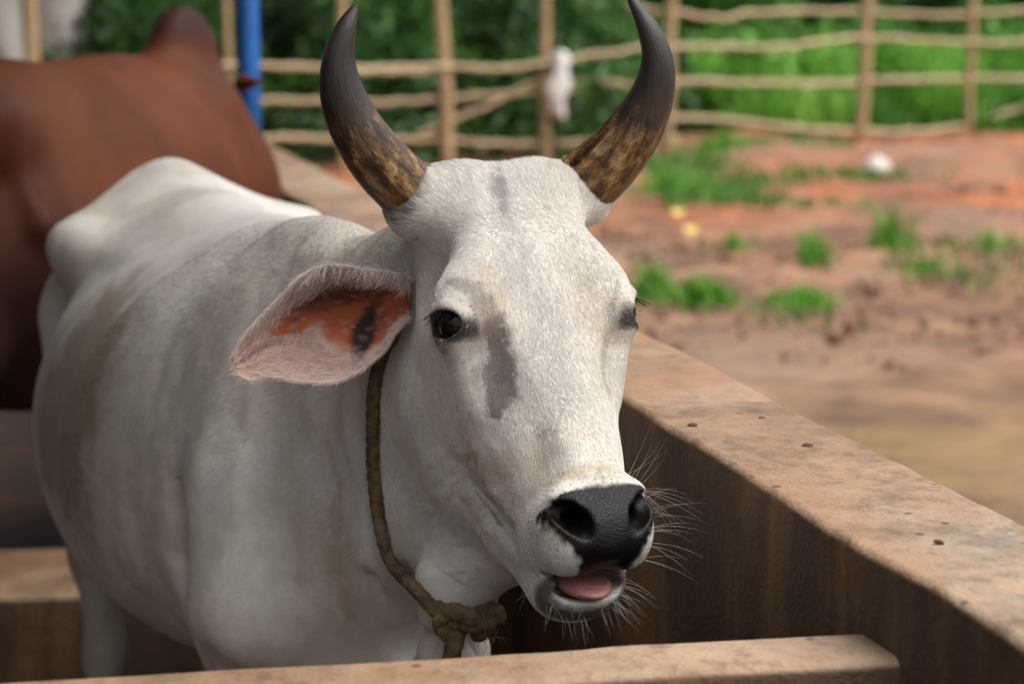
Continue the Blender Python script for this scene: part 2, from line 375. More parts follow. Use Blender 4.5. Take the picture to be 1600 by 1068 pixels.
def leaves(P, D, L, W, tint, name, mat, parent):
    """each leaf: two triangles folded along the midrib plus a tip; P roots, D directions, L lengths, W widths"""
    n = len(P); up = RNG.normal(size=(n, 3)); s_ = np.cross(D, up); s_ /= np.linalg.norm(s_, axis=1)[:, None] + 1e-9; nn = np.cross(s_, D)
    mid = P + D * (L * .45)[:, None]
    a, b, c, d = P, mid + s_ * (W / 2)[:, None] + nn * (W * .15)[:, None], P + D * L[:, None] - nn * (L * .12)[:, None], mid - s_ * (W / 2)[:, None] + nn * (W * .15)[:, None]
    Vv = np.stack([a, b, c, d], 1).reshape(-1, 3); i = np.arange(n)[:, None] * 4
    me_ = np_mesh(name, Vv, np.zeros((0, 4), int), np.concatenate([i + (0, 1, 2), i + (0, 2, 3)]))
    float_attr(me_, 'tint', np.repeat(tint, 4)); return link_mesh(name, me_, mat, parent, False)
def unit(v): return v / (np.linalg.norm(v, axis=-1)[..., None] + 1e-9)
def limb_mesh(name, segs, mat, parent):
    Vv, Ff = [], []
    for P, r in segs:
        v, f_ = sweep(P, r, 8); k = len(Vv); Vv += list(v); Ff += [tuple(q + k for q in g) for g in f_]
    return mesh_obj(name, Vv, Ff, mat, parent)
def bush(name, label, cat, base, rx, rz, nl, mat, group=None, leaf=(.07, .14), trunk=None, crown_z=0.0, bark=None, tr=.05):
    base = np.array(base, float); o = empty(name, tuple(base)); tag(o, label, cat, group)
    nc = 14; cen_ = []
    for k in range(nc):
        d = unit(RNG.normal(size=3)); cen_.append(base + np.array((0, 0, crown_z + rz)) + d * (rx * .62, rx * .62, rz * .66) * RNG.uniform(.4, 1.0))
    cen_ = np.array(cen_); ci = RNG.integers(0, nc, nl); rad = rx * RNG.uniform(.28, .52, nc)
    d = unit(RNG.normal(size=(nl, 3))); P = cen_[ci] + d * (rad[ci] * RNG.random(nl) ** .45)[:, None]; P[:, 2] = np.maximum(P[:, 2], base[2] + .02)
    D = unit(d + RNG.normal(size=(nl, 3)) * .7 + (0, 0, -.25)); L = RNG.uniform(*leaf, nl)
    tint = np.clip(.45 + .22 * RNG.normal(size=nl) + .25 * RNG.normal(size=nc)[ci], 0, 1)
    segs = []
    top = base + np.array((0, 0, crown_z + rz * .9)); mid_ = (base + top) / 2 + (RNG.normal(0, .05), RNG.normal(0, .05), 0)
    segs.append((catmull([base - (0, 0, .1), mid_, top], 5), np.linspace(tr, tr * .5, 11)))
    for c_ in cen_: segs.append((catmull([mid_ * .4 + top * .6, (top + c_) / 2 + RNG.normal(0, .06, 3), c_], 4), np.linspace(tr * .4, tr * .12, 9)))
    limb_mesh('trunk', segs, bark or M_BARK, o)
    leaves(P, D, L, L * RNG.uniform(.4, .6, nl), tint, 'crown', mat, o)['kind'] = 'stuff'; return o
def gp(px, d): p = at_y(px, 0, d); return (p[0], d, 0)
for i, (px, d, rx, rz, nl, lab) in enumerate([
        (170, 15.9, .80, 1.00, 6000, 'dark leafy bush behind the brown cow\'s back'),
        (300, 16.6, .85, 1.10, 6000, 'dark green bush behind the brown cow\'s hump'),
        (455, 16.2, .70, .90, 6000, 'dark green bush right of the blue post, behind the fence'),
        (625, 17.0, .80, 1.00, 6500, 'dark green bush right of the pale trunk, above the left horn base'),
        (770, 16.9, .70, .85, 6000, 'dark bush beyond the fence directly above the cow\'s poll'),
        (890, 17.8, .85, 1.00, 6500, 'dark green bush behind the white rag'),
        (1000, 18.2, .50, .60, 4500, 'leafy bush behind the tip of the right horn')]):
    bush('leafy_bush', lab, 'bush', gp(px, d), rx, rz, nl, M_LEAF_D, 'dark bushes beyond the fence', crown_z=-.30 * rz)
n = 9000; ux = RNG.uniform(-4.2, 1.0, n); uy = 15.4 + .22 * (ux + 1) + RNG.random(n) ** .8 * 4
L = RNG.uniform(.08, .20, n); un = leaves(np.stack([ux, uy, RNG.random(n) ** 1.5 * .8], 1), unit(RNG.normal(size=(n, 3)) + (0, 0, .5)), L, L * .5, np.clip(.45 + .3 * RNG.normal(size=n), 0, 1), 'undergrowth', M_LEAF_D, None)
tag(un, 'dark tangled undergrowth behind the left half of the fence', 'undergrowth', kind='stuff')
for i, (px, d, rx, rz, nl, lab) in enumerate([
        (1130, 24.0, 1.3, 1.2, 6500, 'mid green bush behind the tall grass, just right of the right horn'),
        (1330, 25.5, 1.5, 1.3, 7000, 'mid green bush behind the fence\'s thick right post'),
        (1520, 25.0, 1.4, 1.25, 6500, 'mid green bush at the far right behind the grass'),
        (1650, 24.5, 1.1, 1.2, 5000, 'mid green bush cut by the right edge of the picture')]):
    bush('leafy_bush', lab, 'bush', gp(px, d), rx, rz, nl, M_LEAF_M, 'lighter bushes beyond the grass', (.08, .18))
for px, d, tr_, h, lab, bk in [(580, 21.5, .085, 2.4, 'pale slender tree trunk beyond the fence near the left horn tip', M_BARKP),
                          (100, 15.6, .26, 2.6, 'thick grey tree trunk at the far left behind the brown cow', M_BARKP),
                          (8, 15.2, .16, 2.6, 'grey tree trunk at the left edge of the picture', M_BARKP),
                          (855, 23.0, .11, 2.6, 'dark tree trunk beyond the fence behind the white rag', M_BARK),
                          (1240, 29.0, .16, 3.0, 'dark tree rising behind the bushes on the right', M_BARK),
                          (470, 24.0, .13, 2.8, 'dark tree beyond the fence right of the blue post', M_BARK)]:
    bush('tree', lab, 'tree', gp(px, d), 2.0, 1.5, 5000, M_LEAF_D, 'trees beyond the fence', (.12, .24), crown_z=h - .3, bark=bk, tr=tr_)
# a darker, distant wood closing the view
nl = 26000; P = np.stack([RNG.uniform(-16, 20, nl), RNG.uniform(30, 36, nl), RNG.random(nl) ** 1.2 * 6.5], 1)
P[:, 2] *= .75 + .25 * np.sin(P[:, 0] * 1.3) * np.cos(P[:, 0] * .7)
L = RNG.uniform(.25, .55, nl); wood = leaves(P, unit(RNG.normal(size=(nl, 3)) + (0, 0, -.3)), L, L * .6, np.clip(.35 + .3 * RNG.normal(size=nl), 0, 1), 'far_wood', M_LEAF_D, None)
tag(wood, 'dense dark far wood closing the view', 'wood', kind='stuff')
def blades(P, h, w, lean, tint, name, mat, parent=None):
    n = len(P); a = RNG.random(n) * 6.283; side = np.stack([np.cos(a), np.sin(a), a * 0], 1); ln_ = RNG.random(n) * 6.283
    bend = np.stack([np.cos(ln_), np.sin(ln_), ln_ * 0], 1) * (h * lean * RNG.random(n))[:, None]; up = np.array((0, 0, 1.))
    p1 = P + up * (h * .55)[:, None] + bend * .35; p2 = P + up * (h * .95)[:, None] + bend
    Vv = np.stack([P - side * w[:, None], P + side * w[:, None], p1 + side * w[:, None] * .8, p1 - side * w[:, None] * .8, p2], 1).reshape(-1, 3)
    i = np.arange(n)[:, None] * 5; me_ = np_mesh(name, Vv, i + (0, 1, 2, 3), i + (3, 2, 4)); float_attr(me_, 'tint', np.repeat(tint, 5)); return link_mesh(name, me_, mat, parent, False)
n = 22000; gx = RNG.uniform(.6, 11, n); gy = 18.6 + RNG.random(n) * 5.5; gy = np.maximum(gy, 17.1 + gx * .38)
cl = fbm(np.stack([gx, gy, gx * 0], 1), 1.6, 61, 2)
tg_ = blades(np.stack([gx, gy, gx * 0], 1), (.46 + .50 * cl) * RNG.uniform(.6, 1.25, n), RNG.uniform(.010, .030, n), .9, np.clip(.5 + .8 * cl + .22 * RNG.normal(size=n), 0, 1), 'tall_grass', M_LEAF_B)
tag(tg_, 'bright green tall grass growing beyond the fence on the right', 'grass', kind='stuff')
n = 3000; gx = RNG.uniform(.9, 2.6, n); gy = RNG.uniform(12.6, 17.4, n); keep = (fbm(np.stack([gx, gy, gx * 0], 1), .9, 71, 3) + .25 * (1.9 - gx) + .10 * (gy - 14.5)) > .12
gx, gy = gx[keep], gy[keep]; n = len(gx)
lg = blades(np.stack([gx, gy, gx * 0 + .05], 1), RNG.uniform(.03, .09, n), RNG.uniform(.008, .016, n), .9, np.clip(.6 + .25 * RNG.normal(size=n), 0, 1), 'low_grass', M_LEAF_M)
tag(lg, 'low green ground cover along the foot of the fence by the right horn', 'grass', kind='stuff')
n = 5200; gx = RNG.uniform(.9, 6.0, n); gy = RNG.uniform(8.5, 16.5, n); keep = fbm(np.stack([gx, gy, gx * 0], 1), .8, 75, 3) > .16
gx, gy = gx[keep], gy[keep]; n = len(gx)
sg = blades(np.stack([gx, gy, gx * 0 + .02], 1), RNG.uniform(.03, .11, n), RNG.uniform(.004, .010, n), 1.0, np.clip(.45 + .3 * RNG.normal(size=n), 0, 1), 'sparse_grass', M_LEAF_M)
tag(sg, 'thin scattered grass on the red soil of the yard', 'grass', kind='stuff')
for px, py, w, h, nb_, lab in [(1095, 470, .17, .16, 170, 'bushy green weed on bare soil right of the cow\'s eye'),
                          (1022, 462, .12, .20, 90, 'weed with thin leaves closest to the cow\'s right-hand eye'),
                          (1250, 474, .20, .11, 170, 'low spreading green weed in the middle of the yard'),
                          (1392, 385, .13, .30, 70, 'tall thin yellowish weed standing in the middle distance'),
                          (1268, 410, .10, .24, 60, 'slender upright weed behind the low spreading one'),
                          (1145, 385, .18, .10, 60, 'small sparse weed between the yellow leaves and the slender weed'),
                          (1440, 425, .22, .12, 60, 'flat sparse weed right of the tall thin weed'),
                          (1545, 385, .25, .12, 60, 'thin weed near the right edge of the yard'),
                          (1060, 300, .45, .18, 260, 'broad green clump by the fence post beside the right horn'),
                          (1130, 240, .40, .22, 240, 'green clump at the foot of the fence')]:
    b = at_z(px, py, 0.02); o = empty('weed', tuple(b)); tag(o, lab, 'weed', 'weeds in the yard')
    nb_ = int(nb_ * 1.3); r_ = np.abs(RNG.normal(0, w * .75, nb_)); a = RNG.random(nb_) * 6.283; P = np.stack([b[0] + r_ * np.cos(a), b[1] + r_ * np.sin(a), b[2] + a * 0 - .01], 1)
    blades(P, h * RNG.uniform(.45, 1.1, nb_) * np.exp(-(r_ / w) ** 2 * .7), RNG.uniform(.004, .010, nb_), .9, np.clip(.45 + .25 * RNG.normal(size=nb_), 0, 1), 'leaf_blades', M_LEAF_B, o)['kind'] = 'stuff'
for px, d, rx, rz, lab in [(1095, 18.3, .34, .36, 'bright leafy plant just right of the right horn, behind the fence'), (1185, 19.6, .42, .40, 'bright leafy plant between the two right-hand fence posts, nearer the left one'),
        (1285, 19.4, .36, .34, 'bright leafy plant left of the thick right fence post'), (1420, 20.2, .46, .40, 'bright leafy plant between the thick post and the thin post'),
        (1500, 19.9, .36, .30, 'bright leafy plant by the thin right fence post'), (1580, 20.6, .46, .42, 'bright leafy plant at the right edge behind the fence'), (1150, 22.0, .60, .62, 'tall leafy plant behind the grass near the right horn'), (1360, 22.8, .65, .62, 'tall leafy plant behind the grass by the thick post'), (1545, 23.0, .65, .60, 'tall leafy plant behind the grass at the far right')]:
    bush('leafy_plant', lab, 'plant', gp(px, d), rx, rz, 1800, M_LEAF_B if rz < .5 else M_LEAF_M, 'leafy plants beyond the fence', (.07, .19), crown_z=-.2 * rz, tr=.012)
# clods and pebbles strewn over the yard
n = 5200; cx = RNG.uniform(.4, 6.5, n); cy = 6.6 + RNG.random(n) ** .8 * 10; R_ = RNG.uniform(.006, .020, n) * np.where(RNG.random(n) < .12, 2.0, 1); oc = np.array([(1, 0, 0), (-1, 0, 0), (0, 1, 0), (0, -1, 0), (0, 0, 1), (0, 0, -1.)]); of = np.array([(0, 2, 4), (2, 1, 4), (1, 3, 4), (3, 0, 4), (2, 0, 5), (1, 2, 5), (3, 1, 5), (0, 3, 5)])
Pc = np.stack([cx, cy, cx * 0], 1); clp = fbm(Pc, .8, 95, 2) > -.05; Pc, R_ = Pc[clp], R_[clp]; n = len(R_)
Vc = Pc[:, None, :] + oc[None] * R_[:, None, None] * RNG.uniform(.6, 1.4, (n, 6, 1)) + np.array((0, 0, .012)); mc = np_mesh('soil_clods', Vc.reshape(-1, 3), np.zeros((0, 4), int), (np.arange(n)[:, None, None] * 6 + of[None]).reshape(-1, 3))
tc = NT('soil_clod'); oi = tc.noise(tc.coord(), 3, 2); tc.base(tc.ramp(oi, [(.3, (.06, .03, .02)), (.5, (.19, .09, .05)), (.7, (.34, .24, .18))]), .9)
tag(link_mesh('soil_clods', mc, tc.m, None, False), 'loose clods and pebbles strewn over the red yard', 'clods', kind='stuff')
# pale stone and two yellow leaves
bm = bmesh.new(); bmesh.ops.create_icosphere(bm, subdivisions=4, radius=1); sp_ = at_z(1370, 274, .05)
for v in bm.verts:
    q = np.array(v.co[:]); k = 1 + .22 * float(fbm(q[None], 1.4, 81)[0]) + .08 * float(fbm(q[None], 5, 82)[0]); v.co = Vector(sp_ + q * k * (.095, .08, .075) + (0, 0, .05))
ts = NT('pale_stone'); n_ = ts.noise(ts.coord(), 12, 5); ts.base(ts.ramp(n_, [(.3, (.42, .38, .31)), (.7, (.74, .71, .64))]), .8)
tag(bm_obj('stone', bm, ts.m, None, True), 'pale white stone lying on the red soil below the fence', 'stone')
M_YL = plain('yellow_leaf', (.62, .47, .10, 1), .5)
for px, py, lab in ((1080, 366, 'larger yellow fallen leaf on the soil, nearer the camera'), (1060, 338, 'smaller yellow fallen leaf on the soil, farther away')):
    c = at_z(px, py, .05); Vv = []; Ff = []
    for i in range(9):
        u = i / 8 * 2 - 1; w = .045 * (1 - u * u) ** .7
        for j in (-1, 0, 1): Vv.append((c[0] + u * .036, c[1] + j * w * .45 + .01 * u, c[2] + .012 * u * u + .010 * abs(j) + .014 * (1 + j)))
    for i in range(8):
        for j in (0, 1): Ff.append((i * 3 + j, i * 3 + j + 1, i * 3 + j + 4, i * 3 + j + 3))
    tag(mesh_obj('fallen_leaf', Vv, Ff, M_YL), lab, 'leaf', 'yellow fallen leaves')

#@@CATTLE
# ------------------------------------------------------------------ cattle: signed-distance sculpting
class Field:
    def __init__(s, xs, ys, zs):
        s.ax = [np.asarray(a, np.float32) for a in (xs, ys, zs)]
        s.D = np.full([len(a) for a in s.ax], 0.3, np.float32)
    def box(s, lo, hi):
        return tuple(slice(max(0, np.searchsorted(a, l) - 1), np.searchsorted(a, h) + 1) for a, l, h in zip(s.ax, lo, hi))
    def apply(s, fn, fr, lo, hi, k, mode):
        """fr=(R,T): world = R@local+T ; lo,hi: bounds in the local frame"""
        R, T = fr
        c = np.array([[x, y, z] for x in (lo[0], hi[0]) for y in (lo[1], hi[1]) for z in (lo[2], hi[2])]) @ R.T + T
        sl = s.box(c.min(0), c.max(0))
        if any(q.stop - q.start < 2 for q in sl): return
        X, Y, Z = s.ax[0][sl[0]][:, None, None], s.ax[1][sl[1]][None, :, None], s.ax[2][sl[2]][None, None, :]
        X, Y, Z = X - np.float32(T[0]), Y - np.float32(T[1]), Z - np.float32(T[2])
        Rf = R.astype(np.float32)
        L = [Rf[0, i] * X + Rf[1, i] * Y + Rf[2, i] * Z for i in range(3)]
        d = fn(*L); D = s.D[sl]
        if mode == 'add':
            if k > 0:
                h = np.maximum(k - np.abs(D - d), 0) / k
                s.D[sl] = np.minimum(D, d) - h * h * k * np.float32(0.25)
            else: s.D[sl] = np.minimum(D, d)
        else:
            d = -d
            h = np.maximum(k - np.abs(D - d), 0) / k
            s.D[sl] = np.maximum(D, d) + h * h * k * np.float32(0.25)
    def ell(s, fr, c, r, k=0.02, mode='add', rx=0, ry=0, rz=0):
        c = np.asarray(c, float); r = np.asarray(r, float)
        Q = np.array((Matrix.Rotation(rz, 3, 'Z') @ Matrix.Rotation(ry, 3, 'Y') @ Matrix.Rotation(rx, 3, 'X')))
        fr2 = (fr[0] @ Q, fr[1] + fr[0] @ c)
        rr = r.astype(np.float32)
        def fn(x, y, z):
            k0 = np.sqrt((x / rr[0]) ** 2 + (y / rr[1]) ** 2 + (z / rr[2]) ** 2)
            k1 = np.sqrt((x / rr[0] ** 2) ** 2 + (y / rr[1] ** 2) ** 2 + (z / rr[2] ** 2) ** 2)
            return k0 * (k0 - 1) / np.maximum(k1, 1e-6)
        pad = k + 0.02
        s.apply(fn, fr2, -r - pad, r + pad, k, mode)
    def cone(s, fr, a, b, ra, rb, k=0.02, mode='add', flat=None):
        """tapered capsule; flat=(fx,fy,fz) scales space about the axis to make blades"""
        a = np.asarray(a, float); b = np.asarray(b, float)
        af, bf = a.astype(np.float32), b.astype(np.float32); ab = bf - af; L2 = max(float(ab @ ab), 1e-9)
        def fn(x, y, z):
            t = np.clip(((x - af[0]) * ab[0] + (y - af[1]) * ab[1] + (z - af[2]) * ab[2]) / L2, 0, 1)
            q = [(x - af[0] - t * ab[0]), (y - af[1] - t * ab[1]), (z - af[2] - t * ab[2])]
            if flat: q = [v * np.float32(w) for v, w in zip(q, flat)]
            d = np.sqrt(q[0] ** 2 + q[1] ** 2 + q[2] ** 2) - (ra + t * (rb - ra))
            return (d / np.float32(max(flat)) if flat else d).astype(np.float32)
        m = max(ra, rb) / (min(flat) if flat else 1) + k + 0.02
        s.apply(fn, fr, np.minimum(a, b) - m, np.maximum(a, b) + m, k, mode)
    def chain(s, fr, pts, k=0.02, mode='add', flat=None):
        for (p, ra), (q, rb) in zip(pts[:-1], pts[1:]): s.cone(fr, p, q, ra, rb, k, mode, flat)
    def mesh(s):
        g = openvdb.FloatGrid(0.3); g.copyFromArray(s.D)
        pts, tris, quads = g.convertToPolygons(isovalue=0.0, adaptivity=0.0)
        V = np.stack([np.interp(pts[:, i], np.arange(len(a)), a) for i, a in enumerate(s.ax)], 1)
        return V, quads, tris

def axis(lo, hi, flo, fhi, fine, coarse):
    """non-uniform grid axis: fine between flo and fhi, growing to coarse elsewhere"""
    a = list(np.arange(flo, fhi, fine)); st = fine
    x = a[-1]
    while x < hi: st = min(st * 1.12, coarse); x += st; a.append(x)
    st = fine; x = a[0]; pre = []
    while x > lo: st = min(st * 1.12, coarse); x -= st; pre.append(x)
    return np.array(pre[::-1] + a)

# head frame: x across the face, -y out of the face, +z from muzzle to poll, origin between the eyes.
# stations: z | dorsal y | plateau edge w,y | widest w,y | jaw w,y | ventral y
HEAD_ST = [
    (.175, .052, .045, .048, .078, .085, .062, .130, .165),
    (.150, .037, .052, .034, .088, .075, .072, .135, .180),
    (.115, .020, .060, .022, .091, .070, .080, .145, .200),
    (.075, .010, .064, .016, .088, .066, .084, .150, .220),
    (.030, .005, .066, .013, .093, .062, .086, .155, .232),
    (-.020, .005, .060, .015, .095, .062, .084, .155, .238),
    (-.060, .006, .050, .018, .085, .066, .081, .155, .238),
    (-.100, .006, .041, .018, .072, .066, .072, .145, .226),
    (-.145, .002, .033, .013, .058, .060, .060, .130, .200),
    (-.190, -.006, .028, .004, .048, .048, .049, .105, .165),
    (-.230, -.011, .027, -.002, .045, .036, .040, .080, .125),
    (-.262, .000, .025, .008, .042, .036, .034, .066, .095)]
def head_table():
    NA = 128; ths = np.linspace(0, math.pi, NA); rows = []; yc = []; zs = []
    for (z, yd, w1, y1, w2, y2, w3, y3, yv) in HEAD_ST:
        half = catmull([(-w1, y1), (0, yd), (w1, y1), (w2, y2), (w3, y3), (0, yv), (-w3, y3)], 24)
        c = 0.55 * yd + 0.45 * yv if True else 0
        sel = half[24:24 * 5 + 1]
        th = np.arctan2(np.maximum(sel[:, 0], 0), -(sel[:, 1] - c)); r = np.hypot(sel[:, 0], sel[:, 1] - c)
        o = np.argsort(th); rows.append(np.interp(ths, th[o], r[o])); yc.append(c); zs.append(z)
    zs = np.array(zs)[::-1]; rows = np.array(rows)[::-1]; yc = np.array(yc)[::-1]
    zz = np.linspace(zs[0], zs[-1], 160)
    # smooth interpolation along z
    par = np.linspace(0, len(zs) - 1, (len(zs) - 1) * 30 + 1)
    zc = catmull(zs[:, None], 30)[:, 0]; rc = catmull(rows, 30); cc = catmull(yc[:, None], 30)[:, 0]
    idx = np.interp(zz, zc, np.arange(len(zc)))
    i0 = np.clip(idx.astype(int), 0, len(zc) - 2); f = (idx - i0)[:, None]
    return zz, (rc[i0] * (1 - f) + rc[i0 + 1] * f).astype(np.float32), (cc[i0] * (1 - f[:, 0]) + cc[i0 + 1] * f[:, 0]).astype(np.float32)
HT = head_table()

def sculpt_head(F, fr, detail=True, open_mouth=1.0):
    zz, rows, yc = HT
    def loft(x, y, z):
        zi = np.clip((z - zz[0]) / (zz[-1] - zz[0]) * (len(zz) - 1), 0, len(zz) - 1.001)
        i0 = zi.astype(np.int32); fz = zi - i0
        c = yc[i0] * (1 - fz) + yc[i0 + 1] * fz
        ax_ = np.abs(x); yy = y - c
        rho = np.sqrt(ax_ * ax_ + yy * yy); th = np.arctan2(ax_, -yy) / np.float32(math.pi) * (rows.shape[1] - 1)
        j0 = np.clip(th.astype(np.int32), 0, rows.shape[1] - 2); ft = th - j0
        R0 = rows[i0, j0] * (1 - ft) + rows[i0, j0 + 1] * ft; R1 = rows[i0 + 1, j0] * (1 - ft) + rows[i0 + 1, j0 + 1] * ft
        d = rho - (R0 * (1 - fz) + R1 * fz)
        e = np.maximum(z - zz[-1], zz[0] - z)              # beyond the ends
        return np.where(e > 0, np.sqrt(np.maximum(d, 0) ** 2 + e ** 2) + np.minimum(d, 0) * 0, d).astype(np.float32) * np.float32(0.93)
    F.apply(loft, fr, (-.15, -.07, -.32), (.15, .29, .24), 0.02, 'add')
    for s in (-1, 1):
        # poll and horn bosses
        F.cone(fr, (s * .068, .066, .138), (s * .100, .060, .144), .032, .034, .04)
        # orbit, brow and temporal ridge
        F.ell(fr, (s * .080, .052, -.016), (.026, .038, .046), .04, ry=s * .1)
        F.cone(fr, (s * .062, .030, .034), (s * .092, .042, .014), .016, .011, .045)
        F.cone(fr, (s * .092, .044, -.052), (s * .074, .075, -.095), .010, .012, .04)
        # masseter and cheek
        F.ell(fr, (s * .056, .155, -.060), (.034, .075, .095), .05)
        F.ell(fr, (s * .046, .095, -.165), (.020, .045, .065), .04)
        # hollow behind the orbit and in front of it
        F.ell(fr, (s * .112, .085, .058), (.020, .030, .040), .04, 'sub')
        F.ell(fr, (s * .096, .018, -.088), (.018, .020, .050), .04, 'sub')
        # lower jaw
        F.chain(fr, [((s * .050, .205, -.050), .034), ((s * .042, .200, -.14), .030), ((s * .028, .165, -.225), .026), ((s * .016, .122, -.296), .025)], .04)
    F.ell(fr, (0, .070, .140), (.075, .034, .026), .03)
    # throat skin under the jaw
    F.ell(fr, (0, .230, -.050), (.078, .085, .110), .06)
    F.ell(fr, (0, .250, -.140), (.056, .070, .090), .06)
    # muzzle
    F.ell(fr, (-.003, .030, -.262), (.052, .042, .048), .03)
    for s in (-1, 1):
        F.ell(fr, (s * .033 - .003, .036, -.273), (.030, .042, .040), .022)
        F.ell(fr, (s * .036 - .003, .004, -.252), (.021, .016, .024), .016)      # nostril wing
        F.ell(fr, (s * .037 - .004, .080, -.262), (.022, .038, .034), .022)      # upper lip flap to the mouth corner
    F.ell(fr, (-.003, .006, -.274), (.030, .018, .032), .016)
    # chin and lower lip
    F.ell(fr, (-.002, .102, -.307), (.052, .047, .036), .016)
    F.ell(fr, (0, .130, -.280), (.040, .050, .044), .03)
    if not detail: return
    # mouth gap: a wedge from the lips back to the corners, and the bowl behind the lower lip
    F.ell(fr, (-.003, .066, -.303), (.051, .046, .0120), .005, 'sub', rx=.72)
    F.ell(fr, (-.003, .078, -.316), (.039, .027, .0140), .006, 'sub', rx=.60)
    for s in (-1, 1):
        o = -.003
        # nostrils: comma shaped, opening forward and out
        F.chain(fr, [((s * .029 + o, -.008, -.281), .006), ((s * .034 + o, -.006, -.270), .0095), ((s * .043 + o, -.003, -.259), .0095), ((s * .052 + o, .004, -.250), .006)], .010, 'sub')
        F.cone(fr, (s * .036 + o, .000, -.268), (s * .024 + o, .034, -.240), .0105, .008, .006, 'sub')
        # eyelids: a thin shell over the eyeball, cut open to an almond
        ec = np.array((s * .0915, .044, -.021))
        F.ell(fr, ec, (.0288, .0292, .0278), .018)
        F.chain(fr, [(ec + (s * .008, -.028, .000), .004), (ec + (s * .018, -.016, .0160), .0035), (ec + (s * .022, .002, .0180), .004), (ec + (s * .015, .022, .012), .0035)], .010)
        F.ell(fr, ec + (s * .026, -.008, -.0005), (.020, .0262, .0160), .003, 'sub', rx=.28, rz=s * -.25)
        F.cone(fr, ec + (s * .019, -.024, -.007), ec + (s * .012, -.035, -.012), .0032, .0015, .004, 'sub')
        # wrinkles over and under the eye
        F.chain(fr, [(ec + (s * .018, -.026, -.020), .0012), (ec + (s * .024, -.006, -.027), .0015), (ec + (s * .020, .016, -.026), .001)], .006, 'sub')
        # folds at the cheek and mouth corner
        F.chain(fr, [((s * .068, .165, -.110), .004), ((s * .064, .168, -.165), .008), ((s * .052, .152, -.215), .009), ((s * .044, .128, -.255), .010)], .014)
        F.chain(fr, [((s * .075, .140, -.120), .0015), ((s * .069, .150, -.168), .0026), ((s * .057, .135, -.214), .0030), ((s * .050, .108, -.254), .0030)], .007, 'sub')
        F.chain(fr, [((s * .068, .100, -.140), .004), ((s * .058, .105, -.185), .008), ((s * .050, .092, -.222), .008)], .016)
        F.chain(fr, [((s * .070, .080, -.120), .003), ((s * .062, .075, -.150), .004), ((s * .054, .068, -.185), .004)], .014)

